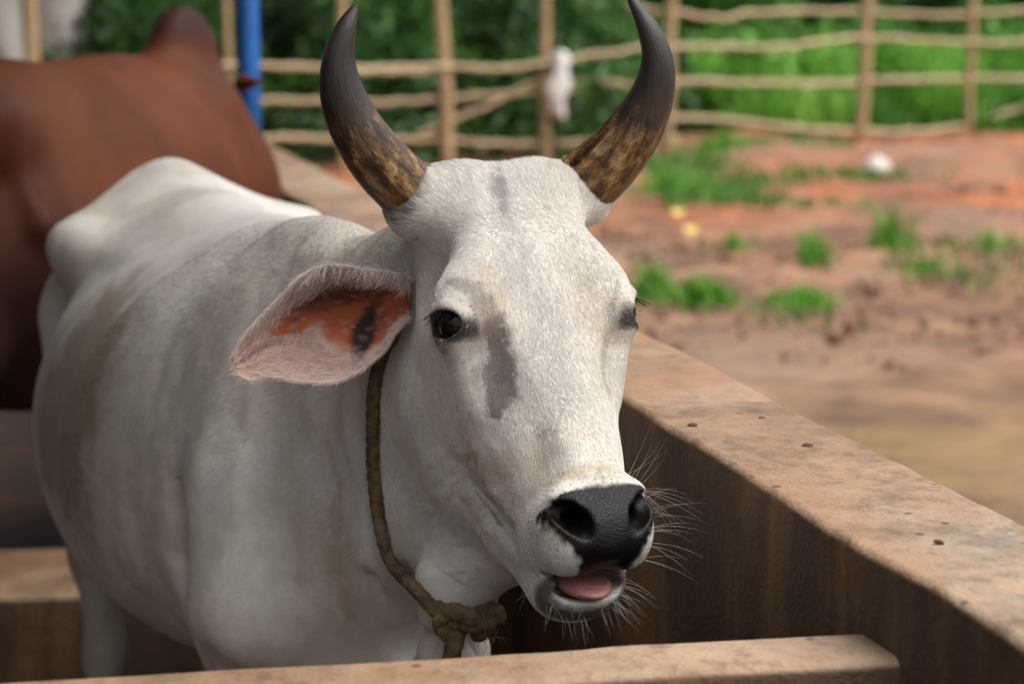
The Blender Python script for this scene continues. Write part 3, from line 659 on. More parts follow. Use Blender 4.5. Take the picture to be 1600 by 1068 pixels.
def build_cow(fine, P):
    """P: dict with head frame, withers position, body yaw and a few sizes. returns verts, quads, tris"""
    hf = P['head']; bf = P['body']; b0 = bf[1]; BR = bf[0]
    F = Field(*P['axes'])
    h2b = lambda p: BR.T @ (hf[0] @ np.asarray(p, float) + hf[1] - b0)
    w = P
    A = F.ell; Cn = F.cone; Ch = F.chain
    # trunk
    A(bf, (0, .42, .790), (w['barrel'], .50, .318), .10)
    A(bf, (0, .16, .84), (.190, .30, .26), .10)
    Ch(bf, [((0, -.02, 1.060), .05), ((0, .25, 1.040), .045), ((0, .55, 1.05), .05), ((0, .80, 1.080), .05), ((0, 1.0, 1.06), .04)], .10)
    Ch(bf, [((0, .10, 1.085), .018), ((0, .35, 1.080), .016), ((0, .60, 1.090), .018), ((0, .85, 1.118), .02), ((0, 1.0, 1.090), .02)], .05)
    for r_ in range(6 if 'ribs' in w else 0):
        for s in (-1, 1):
            Ch(bf, [((s * .15, .26 + r_ * .085, 1.01), .010), ((s * (w['barrel'] - .030), .24 + r_ * .085, .86), .012), ((s * (w['barrel'] - .045), .20 + r_ * .08, .70), .010)], .035)
    A(bf, (0, .84, .96), (.16, .23, .16), .08)
    A(bf, (0, .76, 1.02), (.19, .14, .07), .08)
    A(bf, (0, .66, 1.03), (.16, .20, .055), .08)
    for s in (-1, 1):
        A(bf, (s * .188 * w.get('hook', 1), .71, 1.045 - .03 * ('hook' in w)), (.036, .065, .032), .06)
        Cn(bf, (s * .185, .72, 1.05), (s * .03, .86, 1.10), .022, .02, .05)           # hook bones
        A(bf, (s * .09, 1.02, 1.00), (.045, .05, .05), .06)
        Ch(bf, [((s * .085, .88, .90), .13), ((s * .105, .80, .64), .095), ((s * .11, .98, .48), .042), ((s * .11, .95, .30), .030), ((s * .11, .94, .12), .029), ((s * .11, .91, .06), .038)], .05)
        Cn(bf, (s * .11, .91, .05), (s * .11, .89, .02), .042, .05, .01)
        q = w['shoulder'][0 if s < 0 else 1]
        A(bf, (s * (q - .025), .06, .84), (.085, .16, .25), .05, ry=s * -.12)   # shoulder
        Ch(bf, [((s * .080, .02, 1.01), .05), ((s * (q - .01), -.03, .84), .065), ((s * (q + .004), -.08, .68), .075)], .035)
        Ch(bf, [((s * (q - .01), -.02, .66), .08), ((s * (q - .035), .02, .44), .048), ((s * .115, .03, .24), .030), ((s * .115, .04, .10), .029), ((s * .115, .02, .06), .036)], .04)
        Cn(bf, (s * .115, .02, .05), (s * .115, .0, .02), .04, .048, .01)
    Ch(bf, [((0, 1.05, 1.04), .03), ((0, 1.10, .9), .02), ((0, 1.09, .5), .014)], .02)
    # hump
    A(bf, (0, w['hump_y'], w['hump_z']), w['hump_r'], w.get('hump_k', .07))
    # chest and brisket
    A(bf, (-.01, -.03, .76), (.140, .17, .24), .08)
    A(bf, (0, -.10, .64), (.065, .12, .15), .06)
    # neck
    nape = h2b((0, .130, .105)); thr = h2b((0, .185, -.01)); jaw = h2b((0, .215, -.13)); jw2 = h2b((0, .262, -.20))
    A0 = np.array((0, 0.04, .98)); A1 = np.array((0, -.03, .86)); A2 = np.array((0, -.05, .72))
    Cn(bf, A0, nape, .115, .075, .06); Cn(bf, A1, thr, .135, .072, .06); Cn(bf, A2, jaw + np.array((0, .06, .0)), .12, .055, .06)
    # dewlap: a thin hanging fold from the throat to the brisket
    e1 = np.array((.006, jw2[1] + .030, jw2[2] - .045)); e2 = np.array((.006, jw2[1] + .055, jw2[2] - .15)); e3 = np.array((0, -.24, .56))
    Ch(bf, [(jaw, .040), (jw2, .032), (e1, .024), (e2, .026), (e3, .05)], .045)
    Cn(bf, (jw2 + e1) / 2 + np.array((0, .06, 0)), A2, .045, .10, .06)
    sculpt_head(F, hf, detail=fine)
    for fn in P.get('extra', []): fn(F, hf, bf)
    return F.mesh() + (F,)

def rot_euler(yaw, pitch, roll):
    return np.array(Matrix.Rotation(yaw, 3, 'Z') @ Matrix.Rotation(pitch, 3, 'X') @ Matrix.Rotation(roll, 3, 'Y'))

HR = rot_euler(math.radians(24.28), math.radians(-33.17), math.radians(.13)); HTR = np.array([.0391, 2.3277, 1.1476])
h2w = lambda p: np.asarray(p, float) @ HR.T + HTR
w2h = lambda p: (np.asarray(p, float) - HTR) @ HR
ba = math.radians(23.5)
BR1 = np.array([[math.cos(ba), -math.sin(ba), 0], [math.sin(ba), math.cos(ba), 0], [0, 0, 1.]])
BT1 = np.array([-.230, 2.815, 0.0])
VOX = 0.002
I3 = np.eye(3); O3 = np.zeros(3)
def dewlap_knobs(F, hf, bf):
    F.ell((I3, O3), at_y(645, 328, 2.415), (.021, .024, .024), .035); F.ell((I3, O3), at_y(914, 308, 2.49), (.020, .022, .024), .035)   # hide rising round the horn bases
    k = at_y(712, 930, 2.425); F.ell((I3, O3), k, (.017, .020, .020), .02)
    for (a, b, r) in (((735, 880), (745, 918), .014), ((668, 900), (676, 960), .012)):
        F.cone((I3, O3), at_y(*a, 2.42), at_y(*b, 2.425), r, r * 1.2, .025)
    F.chain((I3, O3), [(at_y(312, 700, 2.77), .002), (at_y(296, 790, 2.75), .006), (at_y(292, 870, 2.74), .010), (at_y(304, 960, 2.735), .014), (at_y(320, 1060, 2.73), .018)], .04, 'sub')
    for px0, py0, px1, py1 in ((634, 415, 626, 490), (645, 425, 636, 505), (622, 408, 612, 430)):
        F.cone((I3, O3), at_y(px0, py0, 2.368), at_y(px1, py1, 2.372), .0022, .0018, .008, 'sub')
    for px0, px1, yy in ((640, 655, 2.50), (585, 600, 2.56), (735, 725, 2.46)):
        F.chain((I3, O3), [(at_y(px0, 900, yy), .003), (at_y((px0 + px1) / 2, 980, yy - .01), .005), (at_y(px1, 1080, yy - .01), .004)], .03, 'sub')
P1 = dict(extra=[dewlap_knobs], head=(HR, HTR), body=(BR1, BT1), barrel=.306, shoulder=(.142, .105), hump_y=.03, hump_z=1.088, hump_r=(.055, .12, .06),
          axes=(axis(-1.05, .42, -.17, .25, VOX, .014), axis(2.05, 4.15, 2.09, 2.56, VOX, .014), axis(-.02, 1.36, .78, 1.31, VOX, .014)))

# ---- materials of the animals
def coat_material(name, grain=1.0):
    t = NT(name); co = t.coord('Object')
    col = t.attr('coat'); wet = t.attr('wet', 'Fac')
    n1 = t.noise(co, 45, 5, .6); n2 = t.noise(co, 420, 3, .6)
    var = t.ramp(n1, [(.30, (.88, .87, .85)), (.70, (1.06, 1.06, 1.06))])
    c = t.mix(1.0, col, var, 'MULTIPLY')
    fine = t.ramp(n2, [(.25, (.80, .79, .77)), (.75, (1.10, 1.10, 1.10))])
    c = t.mix(0.6 * grain, c, t.mix(1.0, c, fine, 'MULTIPLY'))
    vor = t.n('TexVoronoi'); t.link(co, vor.inputs['Vector']); vor.inputs['Scale'].default_value = 620
    hgt = t.math('ADD', t.math('MULTIPLY', vor.outputs['Distance'], t.math('MULTIPLY', wet, 1.0)), t.math('MULTIPLY', n2, t.math('SUBTRACT', 1.0, wet)))
    bmp = t.bump(hgt, .55, .0011)
    rough = t.math('SUBTRACT', .72, t.math('MULTIPLY', wet, .44))
    t.base(c, rough, bmp, Specular_IOR_Level=t.math('SUBTRACT', .35, t.math('MULTIPLY', wet, .16)))
    t.link(t.math('MULTIPLY', t.math('SUBTRACT', 1.0, wet, True), .12), t.b.inputs['Sheen Weight']); t.b.inputs['Sheen Roughness'].default_value = .5
    return t.m
M_COAT = coat_material('white_hide')
def hair_material(name):
    t = NT(name); t.base(t.attr('coat'), .75, Specular_IOR_Level=.08); return t.m
M_FUR = hair_material('short_hair')
def hairs(name, P, radius, cols, mat, parent, tip=.35):
    """P: (n, k, 3) world strands -> one hair-curves object"""
    n, k = P.shape[:2]
    hc = bpy.data.hair_curves.new(name); hc.add_curves([k] * n)
    hc.attributes['position'].data.foreach_set('vector', P.astype(np.float32).ravel())
    ra = hc.attributes.new('radius', 'FLOAT', 'POINT')
    prof = np.linspace(1, tip, k)
    ra.data.foreach_set('value', (np.asarray(radius).reshape(-1, 1) * prof * np.ones((n, 1))).astype(np.float32).ravel())
    ca = hc.attributes.new('coat', 'FLOAT_COLOR', 'POINT')
    cc = np.ones((n, k, 4), np.float32); cc[:, :, :3] = cols[:, None, :]
    ca.data.foreach_set('color', cc.ravel())
    hc.materials.append(mat)
    o = bpy.data.objects.new(name, hc); COL.objects.link(o)
    o.parent = parent; o.matrix_parent_inverse = Matrix.Translation(parent.location).inverted()
    return o

t0 = time.time()
V, Q, T, FLD = build_cow(True, P1)
print('cow mesh', len(V), len(Q), 'time', round(time.time() - t0, 1))

# ---- ear: outer outline at its own depth, cupped and thick
def ear_mesh(up, lo, base_y, tip_y, nu=46, nv=36, cup=.040, thick=.0045):
    up = catmull(np.array(up, float), 12); lo = catmull(np.array(lo, float), 12)
    def samp(c, u):
        L = np.r_[0, np.cumsum(np.linalg.norm(np.diff(c, axis=0), axis=1))]; L /= L[-1]
        return np.stack([np.interp(u, L, c[:, i]) for i in (0, 1)], 1)
    us = np.linspace(0, 1, nu); vs = np.linspace(-1, 1, nv)
    Up, Lo = samp(up, us), samp(lo, us)
    front = np.zeros((nu, nv, 3)); uvs = np.zeros((nu, nv, 2))
    for i, u in enumerate(us):
        for j, v in enumerate(vs):
            p = Up[i] * (1 - v) / 2 + Lo[i] * (1 + v) / 2
            w = np.linalg.norm(Up[i] - Lo[i]) / 170.
            y = tip_y + (base_y - tip_y) * (1 - u) ** 3.5 + cup * min(1, w) * (1 - v ** 2) ** .8 * (1 - .55 * u)
            y += -.020 * math.exp(-((v + .80) / .22) ** 2) * (1 - .6 * u) * math.sin(math.pi * min(1, u * 1.3 + .12)) # rolled upper rim
            y += .0035 * math.sin(u * 9 + v * 2.2) * (1 - abs(v)) + .003 * math.sin(v * 11 + u * 3) * (1 - v * v) * u  # folds of the concha
            front[i, j] = at_y(p[0], p[1], y); uvs[i, j] = (u, v)
    du = np.gradient(front, axis=0); dv = np.gradient(front, axis=1); nn = np.cross(du, dv); nn /= np.linalg.norm(nn, axis=2)[..., None] + 1e-9
    if nn[nu // 2, nv // 2, 1] > 0: nn = -nn
    edge = np.minimum(1 - np.abs(vs)[None, :] ** 6, 1) * np.ones((nu, 1)) * np.minimum(1, (1 - us[:, None]) * 12)
    back = front - nn * (thick * (.35 + .9 * edge))[..., None]
    back[..., 1] += .012 * (1 - us[:, None]) ** 2 * (1 - vs[None, :] ** 2)
    Vv = np.concatenate([front.reshape(-1, 3), back.reshape(-1, 3)]); N = nu * nv; Fq = []
    g = lambda i, j: i * nv + j
    for i in range(nu - 1):
        for j in range(nv - 1):
            Fq.append((g(i, j), g(i, j + 1), g(i + 1, j + 1), g(i + 1, j))); Fq.append((N + g(i, j), N + g(i + 1, j), N + g(i + 1, j + 1), N + g(i, j + 1)))
    for i in range(nu - 1):
        for j, fl in ((0, 1), (nv - 1, 0)):
            q = (g(i, j), g(i + 1, j), N + g(i + 1, j), N + g(i, j)); Fq.append(q if fl else q[::-1])
    for j in range(nv - 1):
        q = (g(nu - 1, j), g(nu - 1, j + 1), N + g(nu - 1, j + 1), N + g(nu - 1, j)); Fq.append(q)
        q = (g(0, j), g(0, j + 1), N + g(0, j + 1), N + g(0, j)); Fq.append(q[::-1])
    Fq = np.array(Fq)
    a, b, c_ = Vv[Fq[0][0]], Vv[Fq[0][1]], Vv[Fq[0][2]]
    if np.cross(b - a, c_ - a)[1] > 0: Fq = Fq[:, ::-1]     # front faces the viewer side
    return Vv, Fq, np.concatenate([uvs.reshape(-1, 2)] * 2), np.r_[np.ones(N), np.zeros(N)], front
EAR_UP = [(636, 432), (600, 424), (570, 423), (540, 416), (500, 418), (455, 448), (402, 502), (376, 535), (363, 562)]
EAR_LO = [(640, 496), (618, 516), (598, 548), (560, 580), (520, 596), (470, 595), (422, 588), (392, 594), (369, 583)]
eV, eQ, eUV, eF, eFront = ear_mesh(EAR_UP, EAR_LO, 2.435, 2.388, cup=.078)
# the other ear mirrored about the head's midplane and folded back along the neck
eL = w2h(eV); piv = np.array((-.09, .11, .05)); mir = eL.copy() - piv
ang = math.radians(40); cr_, sr_ = math.cos(ang), math.sin(ang)
mx, my = mir[:, 0] * cr_ + mir[:, 1] * sr_, -mir[:, 0] * sr_ + mir[:, 1] * cr_
mir[:, 0], mir[:, 1] = mx, my
mir = mir * (1, 1, 1) + piv; mir[:, 0] *= -1
eV2 = h2w(mir); eQ2 = eQ[:, ::-1]

# ---- coat colours: painted per vertex on the animal (markings, dirt, skin colours; light and shade painted inside the ear)
HL = w2h(V); BL = (V - BT1) @ BR1
PX = proj(V); dep = (V - CAM) @ c_f
def surf(px, py, rad=4):
    d2 = (PX[:, 0] - px) ** 2 + (PX[:, 1] - py) ** 2; k = np.where(d2 < rad * rad)[0]
    if len(k) == 0: k = np.argsort(d2)[:12]
    k = k[dep[k] < dep[k].min() + .02]
    return V[k].mean(0)
def lin(r, g, b): return np.array(srgb(r, g, b)[:3])
C_WHITE = np.array((.645, .615, .565)); C = np.tile(C_WHITE, (len(V), 1)); WET = np.zeros(len(V))
def blend(mask, col): C[:] = C * (1 - mask[:, None]) + np.asarray(col) * mask[:, None]
N_LO = fbm(V, 9, 3); N_MD = fbm(V, 40, 5); N_HI = fbm(V, 160, 8)
def stroke(pts, col, amount=1.0, soft=.5, noise=.3, pts3=None):
    """a marking: a soft-edged blot along surface points given as (px, py, radius in px)"""
    d = np.full(len(V), 9.)
    P3 = [(surf(p[0], p[1]), p[2] * .00069) for p in pts]
    if len(P3) == 1: P3 = P3 * 2
    for (a, ra), (b, rb) in zip(P3[:-1], P3[1:]):
        ab = b - a; t = np.clip(((V - a) @ ab) / max(ab @ ab, 1e-9), 0, 1)
        d = np.minimum(d, np.linalg.norm(V - a - t[:, None] * ab, axis=1) / (ra + t * (rb - ra)))
    d = d + noise * (N_MD * .8 + N_HI * .8)
    blend(smooth01((1 - d) / soft + .5) * amount, col)
x, y, z = HL.T
is_head = smooth01((.30 - np.linalg.norm(HL - (0, .10, -.08), axis=1)) / .06)
# warm cream on body, cooler grey shade over neck and shoulder
blend(.70 * smooth01((N_LO + .25) / .6) * (1 - is_head), (.46, .405, .325))
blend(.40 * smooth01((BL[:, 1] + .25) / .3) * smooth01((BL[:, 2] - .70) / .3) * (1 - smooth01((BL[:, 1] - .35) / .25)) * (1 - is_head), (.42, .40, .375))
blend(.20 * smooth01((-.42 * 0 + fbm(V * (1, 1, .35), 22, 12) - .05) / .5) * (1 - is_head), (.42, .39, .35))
# dung and mud rubbed into the flank
dm = np.linalg.norm((BL - (-.26, .34, .86)) / (.16, .20, .23), axis=1) + .5 * N_LO + .25 * N_MD
blend(.85 * smooth01((1.05 - dm) / .6), (.21, .145, .08))
blend(.45 * smooth01((.62 - BL[:, 2]) / .2) * smooth01((BL[:, 1] - .2) / .2), (.26, .2, .13))
blend(.5 * smooth01(1.4 - np.linalg.norm((BL - (0, 1.0, 1.10)) / (.06, .08, .05), axis=1)), (.10, .09, .08))
stroke([(515, 690, 6), (530, 780, 14), (525, 860, 16), (545, 960, 10)], (.36, .25, .12), .50, 2.2, 1.3)
stroke([(700, 960, 10), (690, 1010, 12)], (.40, .32, .2), .4, 1.0, .5)
# head: cream tints and greys
blend(.36 * is_head * smooth01((N_LO + .2) / .7), (.55, .48, .38))
stroke([(780, 285, 10), (790, 330, 22), (800, 400, 28), (850, 500, 32), (880, 620, 26)], (.40, .39, .375), .40, 1.8, .9)
stroke([(781, 268, 4), (783, 300, 12), (788, 325, 7)], (.17, .165, .16), .55, 2.4, 1.8)
stroke([(755, 420, 14), (790, 480, 14), (800, 520, 8)], (.60, .53, .42), .6, 1.2, .3)
stroke([(915, 440, 22), (925, 500, 20), (950, 530, 14)], (.58, .51, .41), .5, 1.2, .3)
stroke([(700, 440, 8), (740, 452, 14), (768, 490, 18), (775, 520, 20)], (.22, .185, .17), .65, 1.1, .8)
stroke([(768, 515, 16), (782, 560, 28), (781, 610, 27), (776, 643, 14)], (.150, .120, .114), .86, .70, .75)
stroke([(735, 560, 10), (755, 600, 14), (765, 635, 10)], (.26, .22, .20), .45, 1.4, 1.2)
stroke([(690, 550, 14), (740, 590, 14), (770, 560, 14)], (.30, .265, .235), .4, 1.3, .5)
stroke([(950, 520, 8), (940, 570, 10), (950, 610, 8)], (.34, .31, .28), .6, 1.2, .4)
stroke([(965, 440, 6), (955, 480, 8), (960, 510, 9)], (.28, .25, .22), .6, 1.2, .4)
stroke([(740, 710, 26), (760, 750, 24), (800, 720, 20)], (.52, .36, .27), .45, 1.4, .6)
stroke([(850, 700, 16), (830, 740, 14)], (.52, .38, .29), .35, 1.4, .6)
stroke([(760, 770, 8), (790, 800, 10), (805, 835, 6)], (.34, .23, .16), .5, 1.4, .8)
stroke([(860, 755, 10), (900, 738, 12), (950, 732, 10), (990, 745, 8)], (.44, .36, .22), .5, 1.2, .5)
stroke([(742, 768, 1.5), (762, 790, 2), (782, 818, 2.2), (806, 845, 2)], (.14, .085, .05), .75, .9, .7)
stroke([(722, 740, 1.5), (738, 700, 1.5), (728, 680, 1)], (.30, .20, .14), .5, 1.2, .7)
stroke([(795, 730, 2), (805, 765, 2), (800, 790, 1.5)], (.34, .24, .18), .5, 1.4, .9)
stroke([(880, 640, 1.5), (868, 668, 1.5), (862, 678, 1.2)], (.16, .11, .07), .5, 1.2, 1.2)
stroke([(840, 682, 3), (850, 674, 2), (862, 671, 3), (872, 672, 2)], (.20, .13, .08), .6, 1.4, 1.6)
stroke([(652, 370, 4), (655, 378, 3)], (.10, .085, .07), .9, .6, .6)
stroke([(905, 282, 3)], (.08, .075, .07), .8, .8, .6)
for s_ in (-1, 1):
    # dark skin round the eye, tear stain, horn base
    ec = np.array((s_ * .0915, .044, -.021)); de = np.linalg.norm((HL - ec) / (1, 1.0, .86), axis=1)
    ell = np.sqrt(((HL[:, 1] - .040 - (HL[:, 2] + .021) * .3) / .0325) ** 2 + ((HL[:, 2] + .0215 - (HL[:, 1] - .040) * .28) / .0228) ** 2)
    eyem = smooth01((1.18 - ell - .12 * N_MD) / .42) * smooth01((.037 - np.linalg.norm(HL - ec, axis=1)) / .006)
    blend(.97 * eyem, (.012, .010, .009))
    halo = smooth01((1.9 - ell - .3 * N_MD) / .8) * smooth01((.055 - np.linalg.norm(HL - ec, axis=1)) / .015)
    blend(.33 * halo * (1 - eyem), (.20, .13, .07))
    hb = np.linalg.norm((HL - (s_ * .118, .058, .152)), axis=1)
    blend(.75 * smooth01((.041 - hb - .006 * N_HI) / .008), (.10, .085, .075))
# nose pad: black moist skin
xo = x + .003
wid = np.interp(z, [-.325, -.312, -.300, -.285, -.268, -.250, -.238, -.232], [.030, .036, .044, .056, .066, .068, .050, .0])
pad = smooth01((wid - np.abs(xo) - .004 * N_HI - .003 * N_MD) / .007) * smooth01((.056 + .10 * np.clip(-.25 - z, 0, .1) - y - np.abs(xo) * .34) / .008) * (z > -.33)
pad *= smooth01((z * 0 + -.2335 + .05 * np.abs(xo) - z + .002 * N_HI) / .006)
blend(pad, (.007, .006, .006)); WET = np.maximum(WET, pad)
halo = smooth01((wid + .014 - np.abs(xo) - .012 * N_HI) / .02) * (y < .055) * (z < -.21) * (z > -.315) * (1 - pad)
blend(.30 * halo, (.20, .19, .19))
# lower lip rim and inside of the mouth
lip = smooth01((.0085 - np.abs(np.linalg.norm((HL - (-.003, .080, -.322)) / (.0485, .036, .022), axis=1) - 1.06) * .020 - .002 * N_HI) / .006) * (y > .045) * (z < -.300)
blend(.9 * lip, (.085, .062, .060)); WET = np.maximum(WET, lip * .7)
mo = np.linalg.norm((HL - (-.003, .070, -.308)) / (.0455, .050, .021), axis=1)
inm = smooth01((1.0 - mo) / .12) * (y > .028) * (1 - lip)
blend(inm * .95, (.13, .045, .038)); WET = np.maximum(WET, inm * .8)
# whisker follicles: small dark specks round the nose
for px, py in [(892, 757), (905, 748), (918, 754), (930, 748), (917, 760), (942, 752), (900, 762), (880, 766), (870, 770), (955, 748), (890, 745), (870, 752),
               (862, 842), (858, 850), (872, 858), (850, 838), (880, 872), (868, 868), (840, 850), (846, 862), (852, 828), (838, 835), (885, 850), (846, 815), (860, 880), (838, 872)]:
    stroke([(px, py, 1.7)], (.06, .05, .05), .85, .9, .2)
for px, py in [(738, 632), (745, 608), (806, 470), (720, 470), (728, 455), (735, 478), (739, 484), (742, 490), (700, 452), (690, 432)]:
    stroke([(px, py, 1.9)], (.07, .06, .055), .8, .9, .2)
# ear colours in its own (u, v): pale pink hairy rim, orange-red inside with backlight glow and upper-rim shadow painted in, one dark blotch
def ear_paint(uv, inner, P):
    u, v = uv.T; n = fbm(P, 60, 21); n2 = fbm(P, 200, 23)
    col = np.tile((.52, .335, .28), (len(u), 1))
    def bl(m, c): col[:] = col * (1 - m[:, None]) + np.asarray(c) * m[:, None]
    e1_ = np.sqrt(((u - .20) / .33) ** 2 + ((v - .05) / .84) ** 2); e2_ = np.sqrt(((u - .50) / .32) ** 2 + ((v + .42) / .38) ** 2)
    deep = smooth01((1.0 - np.minimum(e1_, e2_) - .22 * n) / .30)
    bl(.95 * deep, (.36, .085, .024))
    bl(.92 * smooth01((1 - np.sqrt(((u - .34) / .40) ** 2 + ((v + .50) / .38) ** 2) - .3 * n) / .6), (.085, .022, .010))
    bl(.55 * smooth01((1 - np.abs(u - .17) / .05 - .4 * n) / .8) * smooth01((.6 - v) / .3), (.12, .03, .012))
    bl(.97 * smooth01((1 - np.sqrt(((u - .285 - .14 * (v - .40)) / .105) ** 2 + ((v - .36) / .56) ** 2) - .30 * n) / .45), (.012, .009, .010))
    bl(.9 * smooth01((1 - np.sqrt(((u - .60) / .012) ** 2 + ((v + .35) / .05) ** 2)) / .4), (.05, .03, .02))
    bl(.6 * smooth01((np.abs(v) - .80 + .1 * n) / .14), (.70, .56, .49))
    bl(.35 * smooth01((n2 - .1) / .4), (.50, .36, .31))
    out = np.tile((.54, .50, .45), (len(u), 1))
    return np.where(inner[:, None] > .5, col, out)
eC = ear_paint(eUV, eF, eV)
AV = np.concatenate([V, eV, eV2]); AQ = np.concatenate([Q, eQ + len(V), eQ2 + len(V) + len(eV)])
AC = np.concatenate([C, eC, eC]); AW = np.concatenate([WET, np.zeros(len(eV) * 2)])
cow = empty('white_cow', tuple(BT1))
tag(cow, 'white zebu cow with curved dark horns facing the camera over the trough', 'cow')
me = np_mesh('body', AV, AQ, T if len(T) else None)
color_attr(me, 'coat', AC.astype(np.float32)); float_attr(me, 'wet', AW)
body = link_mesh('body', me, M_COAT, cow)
nv0 = np.zeros(len(AV) * 3, np.float32); me.vertices.foreach_get('normal', nv0); nv0 = nv0.reshape(-1, 3)[:len(V)]
hdist = np.linalg.norm(HL - (0, .08, -.08), axis=1); neckm = smooth01((hdist - .24) / .10) * smooth01((.30 - BL[:, 1]) / .25)
q_ = BL * (13, 13, 2.6); fold = 1 - np.abs(fbm(q_ + .35 * np.stack([N_LO, N_LO, N_LO], 1), 1.0, 151, 2)) * 2.2     # loose hanging skin of neck and brisket
q2 = BL * (5, 5, 3); lump = fbm(q2, 1.0, 155, 3)                                                       # muscle and bone under the hide
cheek = smooth01((HL[:, 1] - .06) / .05) * smooth01((-.08 - HL[:, 2]) / .05) * smooth01((HL[:, 2] + .27) / .05) * (hdist < .26)
wr = 1 - np.abs(fbm(HL * (20, 30, 55) @ np.array(Matrix.Rotation(.6, 3, 'X')), 1.0, 161, 2)) * 2.4        # fine wrinkles of the cheek
disp = neckm * .0045 * np.clip(fold, -.6, 1) + smooth01((hdist - .26) / .12) * .010 * lump + cheek * .0016 * np.clip(wr, -.5, 1)
V += nv0 * disp[:, None]; AV[:len(V)] = V; me.vertices.foreach_set('co', AV.astype(np.float32).ravel()); me.update()
print('painted', round(time.time() - t0, 1))

# ---- horns
def horn_material():
    t = NT('horn'); u = t.attr('along', 'Fac'); co = t.coord('Object')
    hc = t.attr('hcoord'); mph = t.n('Mapping'); t.link(hc, mph.inputs[0]); mph.inputs['Scale'].default_value = (2.4, 2.4, 4.5); n = t.noise(mph.outputs[0], 1.0, 6, .68, .25); mp2 = t.n('Mapping'); t.link(hc, mp2.inputs[0]); mp2.inputs['Scale'].default_value = (14, 14, 2.0); n2 = t.noise(mp2.outputs[0], 1.0, 5, .62); n3 = t.noise(co, 240, 4, .6)
    base = t.ramp(n, [(.34, (.018, .009, .005)), (.46, (.055, .026, .011)), (.56, (.165, .088, .030)), (.68, (.36, .25, .13))])
    dark = t.ramp(n2, [(.3, (.010, .009, .010)), (.75, (.045, .036, .032))])
    f = t.ramp(t.math('ADD', u, t.math('MULTIPLY', t.math('SUBTRACT', n2, .5), .5)), [(.27, (0, 0, 0)), (.47, (1, 1, 1))])
    c = t.mix(f, base, dark)
    c = t.mix(.35, c, t.mix(1.0, c, t.ramp(n3, [(.3, (.5, .48, .45)), (.7, (1.3, 1.3, 1.3))]), 'MULTIPLY'))
    t.base(c, t.math('ADD', .20, t.math('MULTIPLY', n, .26)), t.bump(t.math('ADD', n2, t.math('MULTIPLY', n3, .5)), .35, .0022), Specular_IOR_Level=.45)
    return t.m
M_HORN = horn_material()
def make_horn(pix, ys):
    P = np.array([at_y(px, py, yy) for (px, py, r), yy in zip(pix, ys)]); R_ = np.array([p[2] for p in pix]) * np.array(ys) / FPX
    PR = catmull(np.c_[P, R_], 9)
    n = len(PR); ph = random.random() * 6
    def ribs(t, a): return 1 + .016 * math.sin(t * 120 + ph) * max(0, 1 - t * 3.0) + .022 * math.sin(a * 3 + ph + t * 4) * (1 - t) + .05 * math.exp(-((t - .10) / .012) ** 2)
    Vh, Fh = sweep(PR[:, :3], np.maximum(PR[:, 3], .0006), 40, True, ribs)
    o = mesh_obj('horn', Vh, Fh, M_HORN, cow); float_attr(o.data, 'along', np.repeat(np.linspace(0, 1, n), 40)); aa = np.tile(np.arange(40) * 2 * math.pi / 40, n); color_attr(o.data, 'hcoord', np.stack([np.cos(aa) + ph, np.sin(aa), np.repeat(np.linspace(0, 1, n), 40) * 3], 1).astype(np.float32)); return o
hl = make_horn([(668, 312, 47), (636, 295, 49), (592, 252, 47), (556, 200, 42), (534, 145, 35), (529, 95, 26), (539, 48, 17), (552, 18, 8), (558, 8, 2)], [2.425, 2.405, 2.385, 2.37, 2.36, 2.355, 2.355, 2.36, 2.36])
hr = make_horn([(882, 305, 50), (919, 283, 52), (966, 238, 48), (1002, 188, 41), (1023, 135, 32), (1026, 88, 24), (1012, 45, 17), (992, 8, 9), (975, -18, 2)], [2.49, 2.485, 2.475, 2.465, 2.455, 2.45, 2.45, 2.455, 2.46])

# ---- eyes, tongue, teeth
tE = NT('eye'); 
gr = tE.ramp(tE.attr('iris', 'Fac'), [(.0, (.003, .003, .003)), (.50, (.004, .003, .003)), (.68, (.012, .006, .004)), (.85, (.008, .005, .004)), (.97, (.05, .035, .03))])
tE.base(gr, .06, Specular_IOR_Level=.32); M_EYE = tE.m
for s_ in (-1, 1):
    bm = bmesh.new(); bmesh.ops.create_uvsphere(bm, u_segments=40, v_segments=28, radius=1)
    dirn = np.array((s_ * .90, -.42, -.02)); dirn /= np.linalg.norm(dirn)
    vv = np.array([v.co[:] for v in bm.verts]); ang = np.arccos(np.clip(vv @ dirn, -1, 1)) / 1.5
    rad = .0250 + .0012 * np.exp(-(ang / .45) ** 2)
    for v, r_ in zip(bm.verts, rad): v.co = Vector(h2w(np.array(v.co[:]) * r_ + (s_ * .0915, .044, -.021)))
    e = bm_obj('eye', bm, M_EYE, cow, True); float_attr(e.data, 'iris', np.clip(ang, 0, 1))
    if s_ < 0: EYE_R = e
    else: EYE_L = e
tT = NT('tongue'); n = tT.noise(tT.coord(), 260, 3)
tT.base(tT.ramp(n, [(.3, (.34, .135, .125)), (.7, (.47, .215, .195))]), .30, tT.bump(n, .9, .0015), Subsurface_Weight=.15); tT.b.inputs['Subsurface Radius'].default_value = (.006, .003, .002)
bm = bmesh.new(); bmesh.ops.create_uvsphere(bm, u_segments=40, v_segments=24, radius=1)
Rt = np.array(Matrix.Rotation(.66, 3, 'X'))
for v in bm.verts:
    q = np.array(v.co[:]); q[2] -= .18 * (1 - abs(q[0])) * (q[1] < 0); q = q * (.0290, .040, .0105)
    v.co = Vector(h2w(Rt @ q + (-.003, .0870, -.3090)))
tongue = bm_obj('tongue', bm, tT.m, cow, True)
